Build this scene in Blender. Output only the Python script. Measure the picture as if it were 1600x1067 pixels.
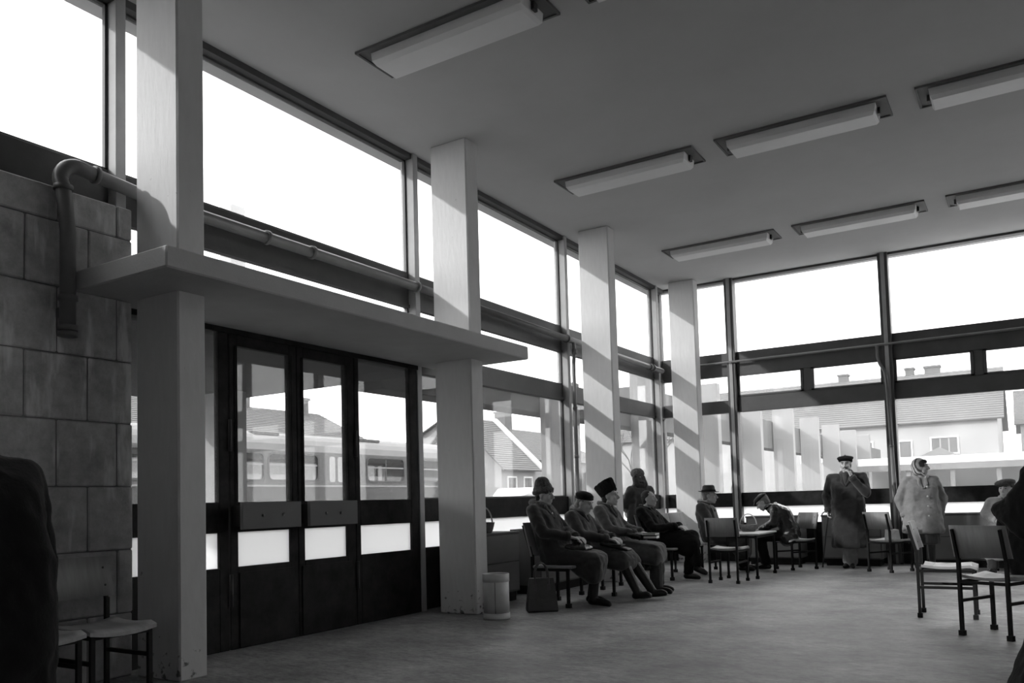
import bpy, bmesh, math, random
from mathutils import Vector, Matrix, Euler, noise
import numpy as np

R_ = math.radians
random.seed(7)
scene = bpy.context.scene
for o in list(bpy.data.objects):
    bpy.data.objects.remove(o)
COL = scene.collection

# ------------------------------------------------------------------ camera
CAM_H = 1.13
F_PX, PX, PY = 1305.531, 792.673, 710.986
YAW, PITCH, ROLL = -0.556892, 0.057426, -0.027661
cy, sy, cp, sp = math.cos(YAW), math.sin(YAW), math.cos(PITCH), math.sin(PITCH)
fw = Vector((sy * cp, cy * cp, sp)); r0 = Vector((cy, -sy, 0)); u0 = r0.cross(fw)
rt = math.cos(ROLL) * r0 + math.sin(ROLL) * u0
up = -math.sin(ROLL) * r0 + math.cos(ROLL) * u0
cam = bpy.data.cameras.new('camera')
cam.sensor_width = 36.0
cam.lens = 36.0 * F_PX / 1600.0
cam.shift_x = (800.0 - PX) / 1600.0
cam.shift_y = (PY - 533.5) / 1600.0
cam.clip_start = 0.05; cam.clip_end = 600
camo = bpy.data.objects.new('camera', cam); COL.objects.link(camo)
M = Matrix.Identity(4)
for i in range(3):
    M[i][0] = rt[i]; M[i][1] = up[i]; M[i][2] = -fw[i]
M.translation = (0, 0, CAM_H)
camo.matrix_world = M
scene.camera = camo

# ------------------------------------------------------------------ sky, sun, exposure
SKY = 1.6
SUN = 1.0
world = bpy.data.worlds.new('overcast_sky'); scene.world = world
world.use_nodes = True
wn = world.node_tree.nodes; wl = world.node_tree.links
bg = wn['Background']
bg.inputs[0].default_value = (0.97, 0.97, 0.97, 1)
bg.inputs[1].default_value = SKY
sun = bpy.data.lights.new('sun', 'SUN'); sun.energy = SUN; sun.angle = R_(1.0)
suno = bpy.data.objects.new('sun', sun); COL.objects.link(suno)
suno.rotation_euler = Vector((1.0, 1.38, -0.765)).to_track_quat('-Z', 'Y').to_euler()
suno.location = (-30, -30, 30)
vs = scene.view_settings
vs.view_transform = 'Standard'; vs.look = 'None'; vs.gamma = 1.0; vs.use_curve_mapping = False
vs.exposure = 1.55
scene.cycles.use_denoising = True
scene.cycles.max_bounces = 10
scene.cycles.diffuse_bounces = 6
scene.cycles.transparent_max_bounces = 24
scene.cycles.sample_clamp_indirect = 6.0

# ------------------------------------------------------------------ materials
MATS = {}
def mat(name, g, rough=0.8, spec=0.3, var=0.0, scale=4.0, bump=0.0, bscale=40.0, g2=None, coords='Object', stretch=None, metal=0.0, detail=6.0):
    """grey procedural material: base g, noise mottling towards g2, fine bump"""
    if name in MATS: return MATS[name]
    m = bpy.data.materials.new(name); m.use_nodes = True
    nt = m.node_tree; n = nt.nodes; l = nt.links
    b = n['Principled BSDF']
    b.inputs['Base Color'].default_value = (g, g, g, 1)
    b.inputs['Roughness'].default_value = rough
    b.inputs['Specular IOR Level'].default_value = spec
    b.inputs['Metallic'].default_value = metal
    tc = n.new('ShaderNodeTexCoord'); src = tc.outputs[coords]
    if stretch:
        mp = n.new('ShaderNodeMapping'); mp.inputs['Scale'].default_value = stretch
        l.new(src, mp.inputs['Vector']); src = mp.outputs[0]
    if var > 0 or g2 is not None:
        a = g * (1 - var); c = g * (1 + var) if g2 is None else g2
        no = n.new('ShaderNodeTexNoise'); no.inputs['Scale'].default_value = scale; no.inputs['Detail'].default_value = detail
        no.inputs['Roughness'].default_value = 0.65
        l.new(src, no.inputs['Vector'])
        cr = n.new('ShaderNodeValToRGB')
        cr.color_ramp.elements[0].position = 0.32; cr.color_ramp.elements[0].color = (a, a, a, 1)
        cr.color_ramp.elements[1].position = 0.7; cr.color_ramp.elements[1].color = (c, c, c, 1)
        l.new(no.outputs['Fac'], cr.inputs[0]); l.new(cr.outputs[0], b.inputs['Base Color'])
    if bump > 0:
        nb = n.new('ShaderNodeTexNoise'); nb.inputs['Scale'].default_value = bscale; nb.inputs['Detail'].default_value = 4
        l.new(src, nb.inputs['Vector'])
        bp = n.new('ShaderNodeBump'); bp.inputs['Strength'].default_value = bump; bp.inputs['Distance'].default_value = 0.02
        l.new(nb.outputs['Fac'], bp.inputs['Height']); l.new(bp.outputs[0], b.inputs['Normal'])
    MATS[name] = m
    return m

def glass_mat(name, haze=0.06, tint=0.93):
    m = bpy.data.materials.new(name); m.use_nodes = True
    nt = m.node_tree; n = nt.nodes; l = nt.links
    n.remove(n['Principled BSDF']); out = n['Material Output']
    tr = n.new('ShaderNodeBsdfTransparent'); tr.inputs[0].default_value = (tint, tint, tint, 1)
    gl = n.new('ShaderNodeBsdfGlossy'); gl.inputs['Roughness'].default_value = 0.02
    gl.inputs[0].default_value = (0.9, 0.9, 0.9, 1)
    tl = n.new('ShaderNodeBsdfTranslucent'); tl.inputs[0].default_value = (0.8, 0.8, 0.8, 1)
    lw = n.new('ShaderNodeLayerWeight'); lw.inputs['Blend'].default_value = 0.5
    pw = n.new('ShaderNodeMath'); pw.operation = 'POWER'; pw.inputs[1].default_value = 5.0; l.new(lw.outputs['Facing'], pw.inputs[0])
    fr = n.new('ShaderNodeMath'); fr.operation = 'MULTIPLY_ADD'; fr.inputs[1].default_value = 0.6; fr.inputs[2].default_value = 0.03; l.new(pw.outputs[0], fr.inputs[0])
    tc = n.new('ShaderNodeTexCoord'); no = n.new('ShaderNodeTexNoise'); no.inputs['Scale'].default_value = 2.0; no.inputs['Detail'].default_value = 5
    l.new(tc.outputs['Object'], no.inputs['Vector'])
    mr = n.new('ShaderNodeMapRange'); mr.inputs['From Min'].default_value = 0.3; mr.inputs['From Max'].default_value = 0.7
    mr.inputs['To Min'].default_value = haze * 0.6; mr.inputs['To Max'].default_value = haze * 1.4
    l.new(no.outputs['Fac'], mr.inputs['Value'])
    m1 = n.new('ShaderNodeMixShader'); l.new(mr.outputs[0], m1.inputs[0]); l.new(tr.outputs[0], m1.inputs[1]); l.new(tl.outputs[0], m1.inputs[2])
    m2 = n.new('ShaderNodeMixShader'); l.new(fr.outputs[0], m2.inputs[0]); l.new(m1.outputs[0], m2.inputs[1]); l.new(gl.outputs[0], m2.inputs[2])
    l.new(m2.outputs[0], out.inputs['Surface'])
    MATS[name] = m
    return m

def frosted_mat(name):
    m = bpy.data.materials.new(name); m.use_nodes = True
    nt = m.node_tree; n = nt.nodes; l = nt.links
    n.remove(n['Principled BSDF']); out = n['Material Output']
    tl = n.new('ShaderNodeBsdfTranslucent'); tl.inputs[0].default_value = (0.92, 0.92, 0.92, 1)
    df = n.new('ShaderNodeBsdfDiffuse'); df.inputs[0].default_value = (0.7, 0.7, 0.7, 1)
    tc = n.new('ShaderNodeTexCoord'); no = n.new('ShaderNodeTexNoise'); no.inputs['Scale'].default_value = 160
    l.new(tc.outputs['Object'], no.inputs['Vector'])
    bp = n.new('ShaderNodeBump'); bp.inputs['Strength'].default_value = 0.3; l.new(no.outputs['Fac'], bp.inputs['Height']); l.new(bp.outputs[0], df.inputs['Normal'])
    mx = n.new('ShaderNodeMixShader'); mx.inputs[0].default_value = 0.12
    l.new(tl.outputs[0], mx.inputs[1]); l.new(df.outputs[0], mx.inputs[2]); l.new(mx.outputs[0], out.inputs['Surface'])
    MATS[name] = m
    return m

def weave_mat(name, g, scale=700, rough=0.95, var=0.18, sheen=0.25):
    """woollen cloth: fine twill relief plus soft mottling"""
    if name in MATS: return MATS[name]
    m = mat(name, g, rough=rough, spec=0.1, var=var, scale=9, bump=0.14, bscale=90)
    b = m.node_tree.nodes['Principled BSDF']
    b.inputs['Sheen Weight'].default_value = sheen
    b.inputs['Sheen Roughness'].default_value = 0.5
    return m

def floor_mat():
    m = bpy.data.materials.new('lino_floor'); m.use_nodes = True
    nt = m.node_tree; n = nt.nodes; l = nt.links; b = n['Principled BSDF']
    tc = n.new('ShaderNodeTexCoord')
    mp = n.new('ShaderNodeMapping'); mp.inputs['Rotation'].default_value = (0, 0, R_(25)); mp.inputs['Scale'].default_value = (1.0, 2.2, 1.0)
    l.new(tc.outputs['Object'], mp.inputs['Vector'])
    n1 = n.new('ShaderNodeTexNoise'); n1.inputs['Scale'].default_value = 4.2; n1.inputs['Detail'].default_value = 9; n1.inputs['Roughness'].default_value = 0.78
    l.new(mp.outputs[0], n1.inputs['Vector'])
    n2 = n.new('ShaderNodeTexNoise'); n2.inputs['Scale'].default_value = 1.7; n2.inputs['Detail'].default_value = 7
    l.new(tc.outputs['Object'], n2.inputs['Vector'])
    r1 = n.new('ShaderNodeValToRGB'); r1.color_ramp.elements[0].position = 0.3; r1.color_ramp.elements[0].color = (.13,) * 3 + (1,); r1.color_ramp.elements[1].position = .72; r1.color_ramp.elements[1].color = (.52,) * 3 + (1,)
    r2 = n.new('ShaderNodeValToRGB'); r2.color_ramp.elements[0].position = 0.3; r2.color_ramp.elements[0].color = (.62,) * 3 + (1,); r2.color_ramp.elements[1].position = .7; r2.color_ramp.elements[1].color = (1.22,) * 3 + (1,)
    n3 = n.new('ShaderNodeTexNoise'); n3.inputs['Scale'].default_value = 16.0; n3.inputs['Detail'].default_value = 6; n3.inputs['Roughness'].default_value = 0.8
    l.new(mp.outputs[0], n3.inputs['Vector'])
    av = n.new('ShaderNodeMix'); av.inputs[0].default_value = 0.5; l.new(n1.outputs['Fac'], av.inputs[2]); l.new(n3.outputs['Fac'], av.inputs[3])
    r1.color_ramp.elements[0].position = 0.38; r1.color_ramp.elements[1].position = 0.64
    l.new(av.outputs[0], r1.inputs[0]); l.new(n2.outputs['Fac'], r2.inputs[0])
    mx = n.new('ShaderNodeMix'); mx.data_type = 'RGBA'; mx.blend_type = 'MULTIPLY'; mx.inputs[0].default_value = 1.0
    l.new(r1.outputs[0], mx.inputs[6]); l.new(r2.outputs[0], mx.inputs[7])
    l.new(mx.outputs[2], b.inputs['Base Color'])
    rr = n.new('ShaderNodeMapRange'); rr.inputs['To Min'].default_value = 0.42; rr.inputs['To Max'].default_value = 0.7
    l.new(n1.outputs['Fac'], rr.inputs['Value']); l.new(rr.outputs[0], b.inputs['Roughness'])
    b.inputs['Specular IOR Level'].default_value = 0.35
    bp = n.new('ShaderNodeBump'); bp.inputs['Strength'].default_value = 0.12; bp.inputs['Distance'].default_value = .01
    l.new(n1.outputs['Fac'], bp.inputs['Height']); l.new(bp.outputs[0], b.inputs['Normal'])
    MATS['lino_floor'] = m
    return m

def stone_mat():
    m = bpy.data.materials.new('stone_block'); m.use_nodes = True
    nt = m.node_tree; n = nt.nodes; l = nt.links; b = n['Principled BSDF']
    tc = n.new('ShaderNodeTexCoord')
    oi = n.new('ShaderNodeObjectInfo')
    ad = n.new('ShaderNodeVectorMath'); ad.operation = 'ADD'
    l.new(tc.outputs['Object'], ad.inputs[0]); l.new(oi.outputs['Location'], ad.inputs[1])
    n1 = n.new('ShaderNodeTexNoise'); n1.inputs['Scale'].default_value = 6.0; n1.inputs['Detail'].default_value = 9; n1.inputs['Roughness'].default_value = .7
    l.new(ad.outputs[0], n1.inputs['Vector'])
    mp = n.new('ShaderNodeMapping'); mp.inputs['Scale'].default_value = (1, 5.0, 1.1); l.new(ad.outputs[0], mp.inputs['Vector'])
    n2 = n.new('ShaderNodeTexNoise'); n2.inputs['Scale'].default_value = 1.8; n2.inputs['Detail'].default_value = 6; l.new(mp.outputs[0], n2.inputs['Vector'])
    r1 = n.new('ShaderNodeValToRGB'); r1.color_ramp.elements[0].position = .3; r1.color_ramp.elements[0].color = (.32,) * 3 + (1,); r1.color_ramp.elements[1].position = .75; r1.color_ramp.elements[1].color = (.66,) * 3 + (1,)
    l.new(n1.outputs['Fac'], r1.inputs[0])
    r2 = n.new('ShaderNodeValToRGB'); r2.color_ramp.elements[0].position = .56; r2.color_ramp.elements[0].color = (0, 0, 0, 1); r2.color_ramp.elements[1].position = .68; r2.color_ramp.elements[1].color = (1, 1, 1, 1)
    l.new(n2.outputs['Fac'], r2.inputs[0])
    mx = n.new('ShaderNodeMix'); mx.data_type = 'RGBA'; l.new(r2.outputs[0], mx.inputs[0]); l.new(r1.outputs[0], mx.inputs[6]); mx.inputs[7].default_value = (.75, .75, .75, 1)
    l.new(mx.outputs[2], b.inputs['Base Color'])
    b.inputs['Roughness'].default_value = .95; b.inputs['Specular IOR Level'].default_value = .15
    bp = n.new('ShaderNodeBump'); bp.inputs['Strength'].default_value = .5; bp.inputs['Distance'].default_value = .02
    l.new(n1.outputs['Fac'], bp.inputs['Height']); l.new(bp.outputs[0], b.inputs['Normal'])
    MATS['stone_block'] = m
    return m

def column_mat():
    m = mat('whitewashed_column', .56, rough=.9, spec=.15, var=.0)
    nt = m.node_tree; n = nt.nodes; l = nt.links; b = n['Principled BSDF']
    tc = n.new('ShaderNodeTexCoord')
    mp = n.new('ShaderNodeMapping'); mp.inputs['Rotation'].default_value = (0, R_(38), 0); mp.inputs['Scale'].default_value = (13, 6, 2.6)
    l.new(tc.outputs['Object'], mp.inputs['Vector'])
    n1 = n.new('ShaderNodeTexNoise'); n1.inputs['Scale'].default_value = 2.2; n1.inputs['Detail'].default_value = 5; l.new(mp.outputs[0], n1.inputs['Vector'])
    r1 = n.new('ShaderNodeValToRGB'); r1.color_ramp.elements[0].position = .3; r1.color_ramp.elements[0].color = (.585,) * 3 + (1,); r1.color_ramp.elements[1].position = .7; r1.color_ramp.elements[1].color = (.62,) * 3 + (1,)
    l.new(n1.outputs['Fac'], r1.inputs[0])
    # scuff marks near the foot: a dirt mask with its own shape
    n2 = n.new('ShaderNodeTexNoise'); n2.inputs['Scale'].default_value = 16; n2.inputs['Detail'].default_value = 4; l.new(tc.outputs['Object'], n2.inputs['Vector'])
    sx = n.new('ShaderNodeSeparateXYZ'); l.new(tc.outputs['Object'], sx.inputs[0])
    mr = n.new('ShaderNodeMapRange'); mr.inputs['From Min'].default_value = .05; mr.inputs['From Max'].default_value = .42; mr.inputs['To Min'].default_value = 0.17; mr.inputs['To Max'].default_value = 0.0
    l.new(sx.outputs['Z'], mr.inputs['Value'])
    ad = n.new('ShaderNodeMath'); ad.operation = 'ADD'; l.new(n2.outputs['Fac'], ad.inputs[0]); l.new(mr.outputs[0], ad.inputs[1])
    r2 = n.new('ShaderNodeValToRGB'); r2.color_ramp.elements[0].position = .73; r2.color_ramp.elements[0].color = (0, 0, 0, 1); r2.color_ramp.elements[1].position = .8; r2.color_ramp.elements[1].color = (1, 1, 1, 1)
    l.new(ad.outputs[0], r2.inputs[0])
    mx = n.new('ShaderNodeMix'); mx.data_type = 'RGBA'; l.new(r2.outputs[0], mx.inputs[0]); l.new(r1.outputs[0], mx.inputs[6]); mx.inputs[7].default_value = (.16, .16, .16, 1)
    l.new(mx.outputs[2], b.inputs['Base Color'])
    bp = n.new('ShaderNodeBump'); bp.inputs['Strength'].default_value = .35; bp.inputs['Distance'].default_value = .01
    l.new(n1.outputs['Fac'], bp.inputs['Height']); l.new(bp.outputs[0], b.inputs['Normal'])
    return m

floor_mat(); stone_mat(); column_mat()
glass_mat('window_glass', .035); frosted_mat('frosted_glass')
mat('ceiling_paint', .50, .95, .1, var=.05, scale=.8, bump=.06, bscale=60)
mat('plaster_wall', .5, .95, .1, var=.08, scale=1.2, bump=.1)
mat('canopy_concrete', .52, .9, .15, var=.08, scale=2.0, bump=.12, bscale=50)
mat('frame_paint', .07, .5, .4, var=.14, scale=3.0, bump=.06, bscale=30)
mat('mullion_paint', .34, .55, .35, var=.1, scale=3.0)
mat('door_paint', .018, .7, .12, var=.3, scale=5.0, g2=.035, bump=.1, bscale=14)
mat('pipe_paint', .14, .4, .45, var=.12, scale=6)
mat('lamp_lens', .78, .5, .4, var=.04, scale=2)
mat('lamp_pan', .13, .6, .3, var=.08, scale=3)
mat('plywood', .27, .55, .35, var=.16, scale=2.5, stretch=(1, 9, 1), bump=.05, bscale=60)
mat('plywood_light', .40, .5, .35, var=.14, scale=2.5, stretch=(1, 9, 1))
mat('black_steel', .014, .6, .18, var=.2, scale=8)
mat('cabinet_panel', .20, .6, .3, var=.08, scale=1.5, stretch=(1, 1, 4))
mat('cabinet_trim', .12, .6, .3, var=.08, scale=3)
mat('bin_enamel', .62, .5, .4, var=.1, scale=4)
mat('dark_metal', .05, .5, .4, var=.2, scale=6)
mat('skin', .46, .6, .35, var=.1, scale=14, bump=.08, bscale=60)
mat('hair_dark', .03, .7, .3, var=.3, scale=60, bump=.5, bscale=90)
mat('hair_grey', .22, .7, .3, var=.25, scale=60, bump=.5, bscale=90)
mat('eye_dark', .02, .2, .5, var=.1, scale=5)
mat('fur_black', .012, .95, .15, var=.5, scale=70, bump=1.0, bscale=110)
mat('fur_grey', .10, .95, .15, var=.5, scale=60, bump=1.0, bscale=100)
mat('fur_collar', .13, .95, .15, var=.5, scale=60, bump=1.0, bscale=90)
mat('leather_black', .012, .42, .35, var=.3, scale=10, bump=.35, bscale=26)
mat('leather_jacket', .022, .26, .6, var=.3, scale=10, bump=.45, bscale=24)
weave_mat('wool_dark', .038); weave_mat('wool_black', .010, sheen=.05); weave_mat('wool_charcoal', .055)
weave_mat('wool_grey', .085); weave_mat('trouser_grey', .2); weave_mat('wool_light', .24); weave_mat('wool_pale', .30); weave_mat('stocking', .09)
mat('white_paper', .78, .8, .2, var=.04, scale=6)
mat('paper_bag', .6, .8, .2, var=.12, scale=8, bump=.3, bscale=14)
mat('vinyl_bag', .045, .42, .45, var=.2, scale=8, bump=.25, bscale=20)
mat('wicker', .16, .7, .3, var=.35, scale=60, bump=.6, bscale=80)
mat('cane_wood', .10, .45, .4, var=.2, scale=12)
mat('button', .6, .4, .5, var=.05, scale=5)
# outside
mat('asphalt', .07, .95, .1, var=.25, scale=.6, bump=.2, bscale=12)
mat('snow', .6, .9, .2, var=.06, scale=3, bump=.3, bscale=6)
mat('train_paint', .07, .5, .35, var=.08, scale=1.5)
mat('train_band', .045, .5, .35, var=.08, scale=1.5)
mat('train_roof', .2, .8, .2, var=.08, scale=1.5)
mat('train_inside', .3, .9, .1, var=.12, scale=1.2)
mat('rubber', .06, .7, .3, var=.1, scale=4)
mat('house_wall', .24, .95, .1, var=.1, scale=1.0, bump=.1, bscale=20)
mat('house_wall_pale', .33, .95, .1, var=.08, scale=.7)
mat('roof_tile', .13, .9, .1, var=.1, scale=3.0)
mat('shutter', .14, .8, .2, var=.1, scale=3)
mat('chimney_brick', .12, .9, .1, var=.25, scale=6)
mat('ext_beam', .11, .9, .1, var=.1, scale=1.4)
mat('fin_concrete', .25, .9, .1, var=.06, scale=1.5)
mat('mortar', .2, .95, .1, var=.2, scale=8)
mat('bark', .12, .95, .1, var=.3, scale=12)
mat('car_paint', .35, .4, .5, var=.05, scale=4)

# ------------------------------------------------------------------ mesh helpers
class MB:
    """collects primitives, then links them as ONE mesh object"""
    def __init__(s): s.v = []; s.f = []; s.sm = []
    def add(s, vs_, fs, smooth=False):
        k = len(s.v); s.v += [tuple(p) for p in vs_]
        for f in fs: s.f.append([i + k for i in f]); s.sm.append(smooth)
        return s
    def box(s, x0, x1, y0, y1, z0, z1, mtx=None):
        if x0 > x1: x0, x1 = x1, x0
        if y0 > y1: y0, y1 = y1, y0
        if z0 > z1: z0, z1 = z1, z0
        p = [Vector(c) for c in ((x0, y0, z0), (x1, y0, z0), (x1, y1, z0), (x0, y1, z0), (x0, y0, z1), (x1, y0, z1), (x1, y1, z1), (x0, y1, z1))]
        if mtx is not None: p = [mtx @ q for q in p]
        return s.add(p, [(0, 3, 2, 1), (4, 5, 6, 7), (0, 1, 5, 4), (1, 2, 6, 5), (2, 3, 7, 6), (3, 0, 4, 7)])
    def bar(s, a, b, w, h=None, upv=(0, 0, 1)):
        """square bar from a to b"""
        h = w if h is None else h
        a = Vector(a); b = Vector(b); d = (b - a).normalized(); u = Vector(upv)
        if abs(d.dot(u)) > .95: u = Vector((1, 0, 0))
        x = d.cross(u).normalized(); y = x.cross(d)
        p = []
        for q in (a, b):
            for sx_, sy_ in ((-1, -1), (1, -1), (1, 1), (-1, 1)): p.append(q + x * sx_ * w / 2 + y * sy_ * h / 2)
        return s.add(p, [(0, 1, 2, 3)[::-1], (4, 5, 6, 7), (0, 1, 5, 4), (1, 2, 6, 5), (2, 3, 7, 6), (3, 0, 4, 7)])
    def prism(s, poly, d):
        """polygon (3-D points) extruded by vector d"""
        n = len(poly); d = Vector(d); p = [Vector(q) for q in poly]; p += [q + d for q in p]
        fs = [tuple(range(n))[::-1], tuple(range(n, 2 * n))] + [(i, (i + 1) % n, n + (i + 1) % n, n + i) for i in range(n)]
        return s.add(p, fs)
    def tube(s, path, r, n=12, caps=True):
        path = [Vector(p) for p in path]; rs = r if isinstance(r, (list, tuple)) else [r] * len(path)
        k = len(s.v); x = None; vv = []; ff = []
        for i, p in enumerate(path):
            d = (path[min(i + 1, len(path) - 1)] - path[max(i - 1, 0)]).normalized()
            if x is None:
                x = d.orthogonal().normalized()
            x = (x - d * x.dot(d)).normalized(); y = d.cross(x)
            for j in range(n):
                a = 2 * math.pi * j / n; vv.append(p + (x * math.cos(a) + y * math.sin(a)) * rs[i])
        for i in range(len(path) - 1):
            for j in range(n):
                ff.append((i * n + j, i * n + (j + 1) % n, (i + 1) * n + (j + 1) % n, (i + 1) * n + j))
        s.add(vv, ff, True)
        if caps:
            s.f.append([k + j for j in range(n)][::-1]); s.sm.append(False)
            s.f.append([k + (len(path) - 1) * n + j for j in range(n)]); s.sm.append(False)
        return s
    def lathe(s, prof, n=24, c=(0, 0, 0), smooth=True, sx=1.0, sy=1.0):
        c = Vector(c); vv = []; ff = []
        for r, z in prof:
            for j in range(n):
                a = 2 * math.pi * j / n; vv.append(c + Vector((r * math.cos(a) * sx, r * math.sin(a) * sy, z)))
        for i in range(len(prof) - 1):
            for j in range(n): ff.append((i * n + j, i * n + (j + 1) % n, (i + 1) * n + (j + 1) % n, (i + 1) * n + j))
        return s.add(vv, ff, smooth)
    def build(s, name, m, parent=None, bevel=0.0, seg=1):
        me = bpy.data.meshes.new(name); me.from_pydata(s.v, [], s.f); me.update()
        me.polygons.foreach_set('use_smooth', s.sm)
        bm = bmesh.new(); bm.from_mesh(me); bmesh.ops.recalc_face_normals(bm, faces=bm.faces); bm.to_mesh(me); bm.free()
        me.materials.append(MATS[m])
        o = bpy.data.objects.new(name, me); COL.objects.link(o)
        if parent is not None: o.parent = parent
        if bevel > 0:
            bv = o.modifiers.new('bevel', 'BEVEL'); bv.width = bevel; bv.segments = seg; bv.limit_method = 'ANGLE'
        return o
def box(name, m, b, parent=None, bevel=0.0):
    return MB().box(*b).build(name, m, parent, bevel)
def tag(o, label=None, cat=None, group=None, kind=None):
    if label: o['label'] = label
    if cat: o['category'] = cat
    if group: o['group'] = group
    if kind: o['kind'] = kind
    return o
def empty(name, loc=(0, 0, 0), rz=0.0, label=None, cat=None, group=None, kind=None):
    o = bpy.data.objects.new(name, None); COL.objects.link(o); o.empty_display_size = .1
    o.location = loc; o.rotation_euler = (0, 0, rz)
    return tag(o, label, cat, group, kind)
def copy_tree(o, parent=None):
    c = o.copy(); COL.objects.link(c); c.parent = parent
    for ch in list(o.children): copy_tree(ch, c)
    return c
def arc(c, r, a0, a1, u, v, n=8):
    c = Vector(c); u = Vector(u); v = Vector(v)
    return [c + u * r * math.cos(a0 + (a1 - a0) * i / n) + v * r * math.sin(a0 + (a1 - a0) * i / n) for i in range(n + 1)]
# ------------------------------------------------------------------ the hall: floor, ceiling, solid walls
CEIL = 5.0
XR, YB, YF = 7.2, -5.0, 14.72
XL = -5.72
box('floor', 'lino_floor', (XL - .1, XR, YB, YF + .1, -.12, 0))['kind'] = 'structure'
box('ceiling', 'ceiling_paint', (XL - .25, XR + .2, YB - .2, YF + .25, CEIL, CEIL + .25))['kind'] = 'structure'
box('wall_right', 'plaster_wall', (XR, XR + .2, YB - .2, YF + .2, -.1, CEIL))['kind'] = 'structure'
wb = MB().box(XL, XR, YB - .2, YB, -.1, 1.7).box(XL, XR, YB - .2, YB, 3.2, CEIL).box(XL, 1.8, YB - .2, YB, 1.7, 3.2).box(5.8, XR, YB - .2, YB, 1.7, 3.2).box(3.74, 3.86, YB - .2, YB, 1.7, 3.2)
wb = wb.build('wall_back', 'plaster_wall'); wb['kind'] = 'structure'
for xa, xb in ((1.8, 3.74), (3.86, 5.8)): box('pane', 'window_glass', (xa, xb, YB - .1, YB - .094, 1.7, 3.2), wb)  # out-of-view window openings added for fill light from behind the camera
box('wall_left_plaster', 'plaster_wall', (XL, -5.45, YB, .9, -.1, CEIL))['kind'] = 'structure'

# stone wall beside the entrance: backing core plus single blocks with recessed joints
wl_ = box('wall_left', 'mortar', (-5.62, -5.412, .9, 3.62, 0, 3.31)); wl_['kind'] = 'structure'
zc = [0, .44, .88, 1.32, 1.765, 2.205, 2.65, 3.09, 3.325]
jj = .0045
for ci in range(8):
    off = 2.869 if ci % 2 == 0 else 3.083
    ys = [off + .4285 * k for k in range(-6, 4)]
    ys = [.9] + [y for y in ys if .95 < y < 3.58] + [3.63]
    for a, b in zip(ys[:-1], ys[1:]):
        px = random.uniform(-.004, .006)
        m = MB().box(-5.45, -5.40 + px, a + jj, b - jj, zc[ci] + jj, zc[ci + 1] - jj)
        m.build('stone_block', 'stone_block', wl_, bevel=.008)

# ------------------------------------------------------------------ left window wall
YM = [.12, 3.64, 7.16, 10.68, 14.20]          # mullion centres
GX = -5.69                                     # glass plane
Z_HEAD, Z_UP, Z_RB, Z_LT, Z_LB, Z_SILL, Z_FT, Z_FB = 4.94, 3.668, 3.30, 2.82, 2.60, 1.20, .953, .667
def pane(parent, y0, y1, z0, z1, m='window_glass', x=GX):
    return box('pane', m, (x - .003, x + .003, y0, y1, z0, z1), parent)
def bead(parent, y0, y1, z0, z1, m='frame_paint'):
    """thin glazing bead around an opening"""
    b = MB(); t = .022; x0, x1 = GX + .004, -5.655
    b.box(x0, x1, y0, y0 + t, z0, z1); b.box(x0, x1, y1 - t, y1, z0, z1)
    b.box(x0, x1, y0, y1, z0, z0 + t * .7); b.box(x0, x1, y0, y1, z1 - t * .7, z1)
    return b.build('glazing_bead', m, parent)
def rail_l(parent, y0, y1, z0, z1):
    r = box('rail', 'frame_paint', (-5.73, -5.645, y0, y1, z0, z1), parent, .004)
    box('drip_lip', 'frame_paint', (-5.66, -5.632, y0, y1, z0 - .012, z0 + .022), parent)
    return r
def mullion_l(parent, y, z0, z1):
    return box('mullion', 'mullion_paint', (-5.73, -5.55, y - .04, y + .04, z0, z1), parent, .004)
def left_bay(n, y0, y1, low, solid_below=False, label=None):
    w = empty('window_%d' % n, (0, 0, 0), kind='structure')
    if n != 5: mullion_l(w, y1 + .04, 0, CEIL)
    box('head_rail', 'frame_paint', (-5.73, -5.575, y0 - .08, y1, Z_HEAD, CEIL - .0), w)
    pane(w, y0, y1, Z_UP, Z_HEAD); bead(w, y0, y1, Z_UP, Z_HEAD)
    rail_l(w, y0, y1, Z_RB, Z_UP)
    if low:
        pane(w, y0, y1, Z_LT, Z_RB); bead(w, y0, y1, Z_LT, Z_RB)
        rail_l(w, y0, y1, Z_LB, Z_LT)
        pane(w, y0, y1, Z_SILL, Z_LB); bead(w, y0, y1, Z_SILL, Z_LB)
        box('sill_band', 'door_paint', (-5.73, -5.61, y0, y1, Z_FT, Z_SILL), w, .004)
        pane(w, y0, y1, Z_FB, Z_FT, 'frosted_glass')
        box('plinth_panel', 'door_paint', (-5.73, -5.64, y0, y1, 0, Z_FB), w)
    return w
w1 = left_bay(1, .9, 3.60, False)
w2 = left_bay(2, 3.68, 7.12, False)
# glass strip over the entrance canopy, slivers beside the door frame
pane(w2, 3.68, 7.12, 2.80, Z_RB); bead(w2, 3.68, 7.12, 2.80, Z_RB)
w3 = left_bay(3, 7.20, 10.64, True)
w4 = left_bay(4, 10.72, 14.16, True)
w5 = left_bay(5, 14.24, 14.62, True)

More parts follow.
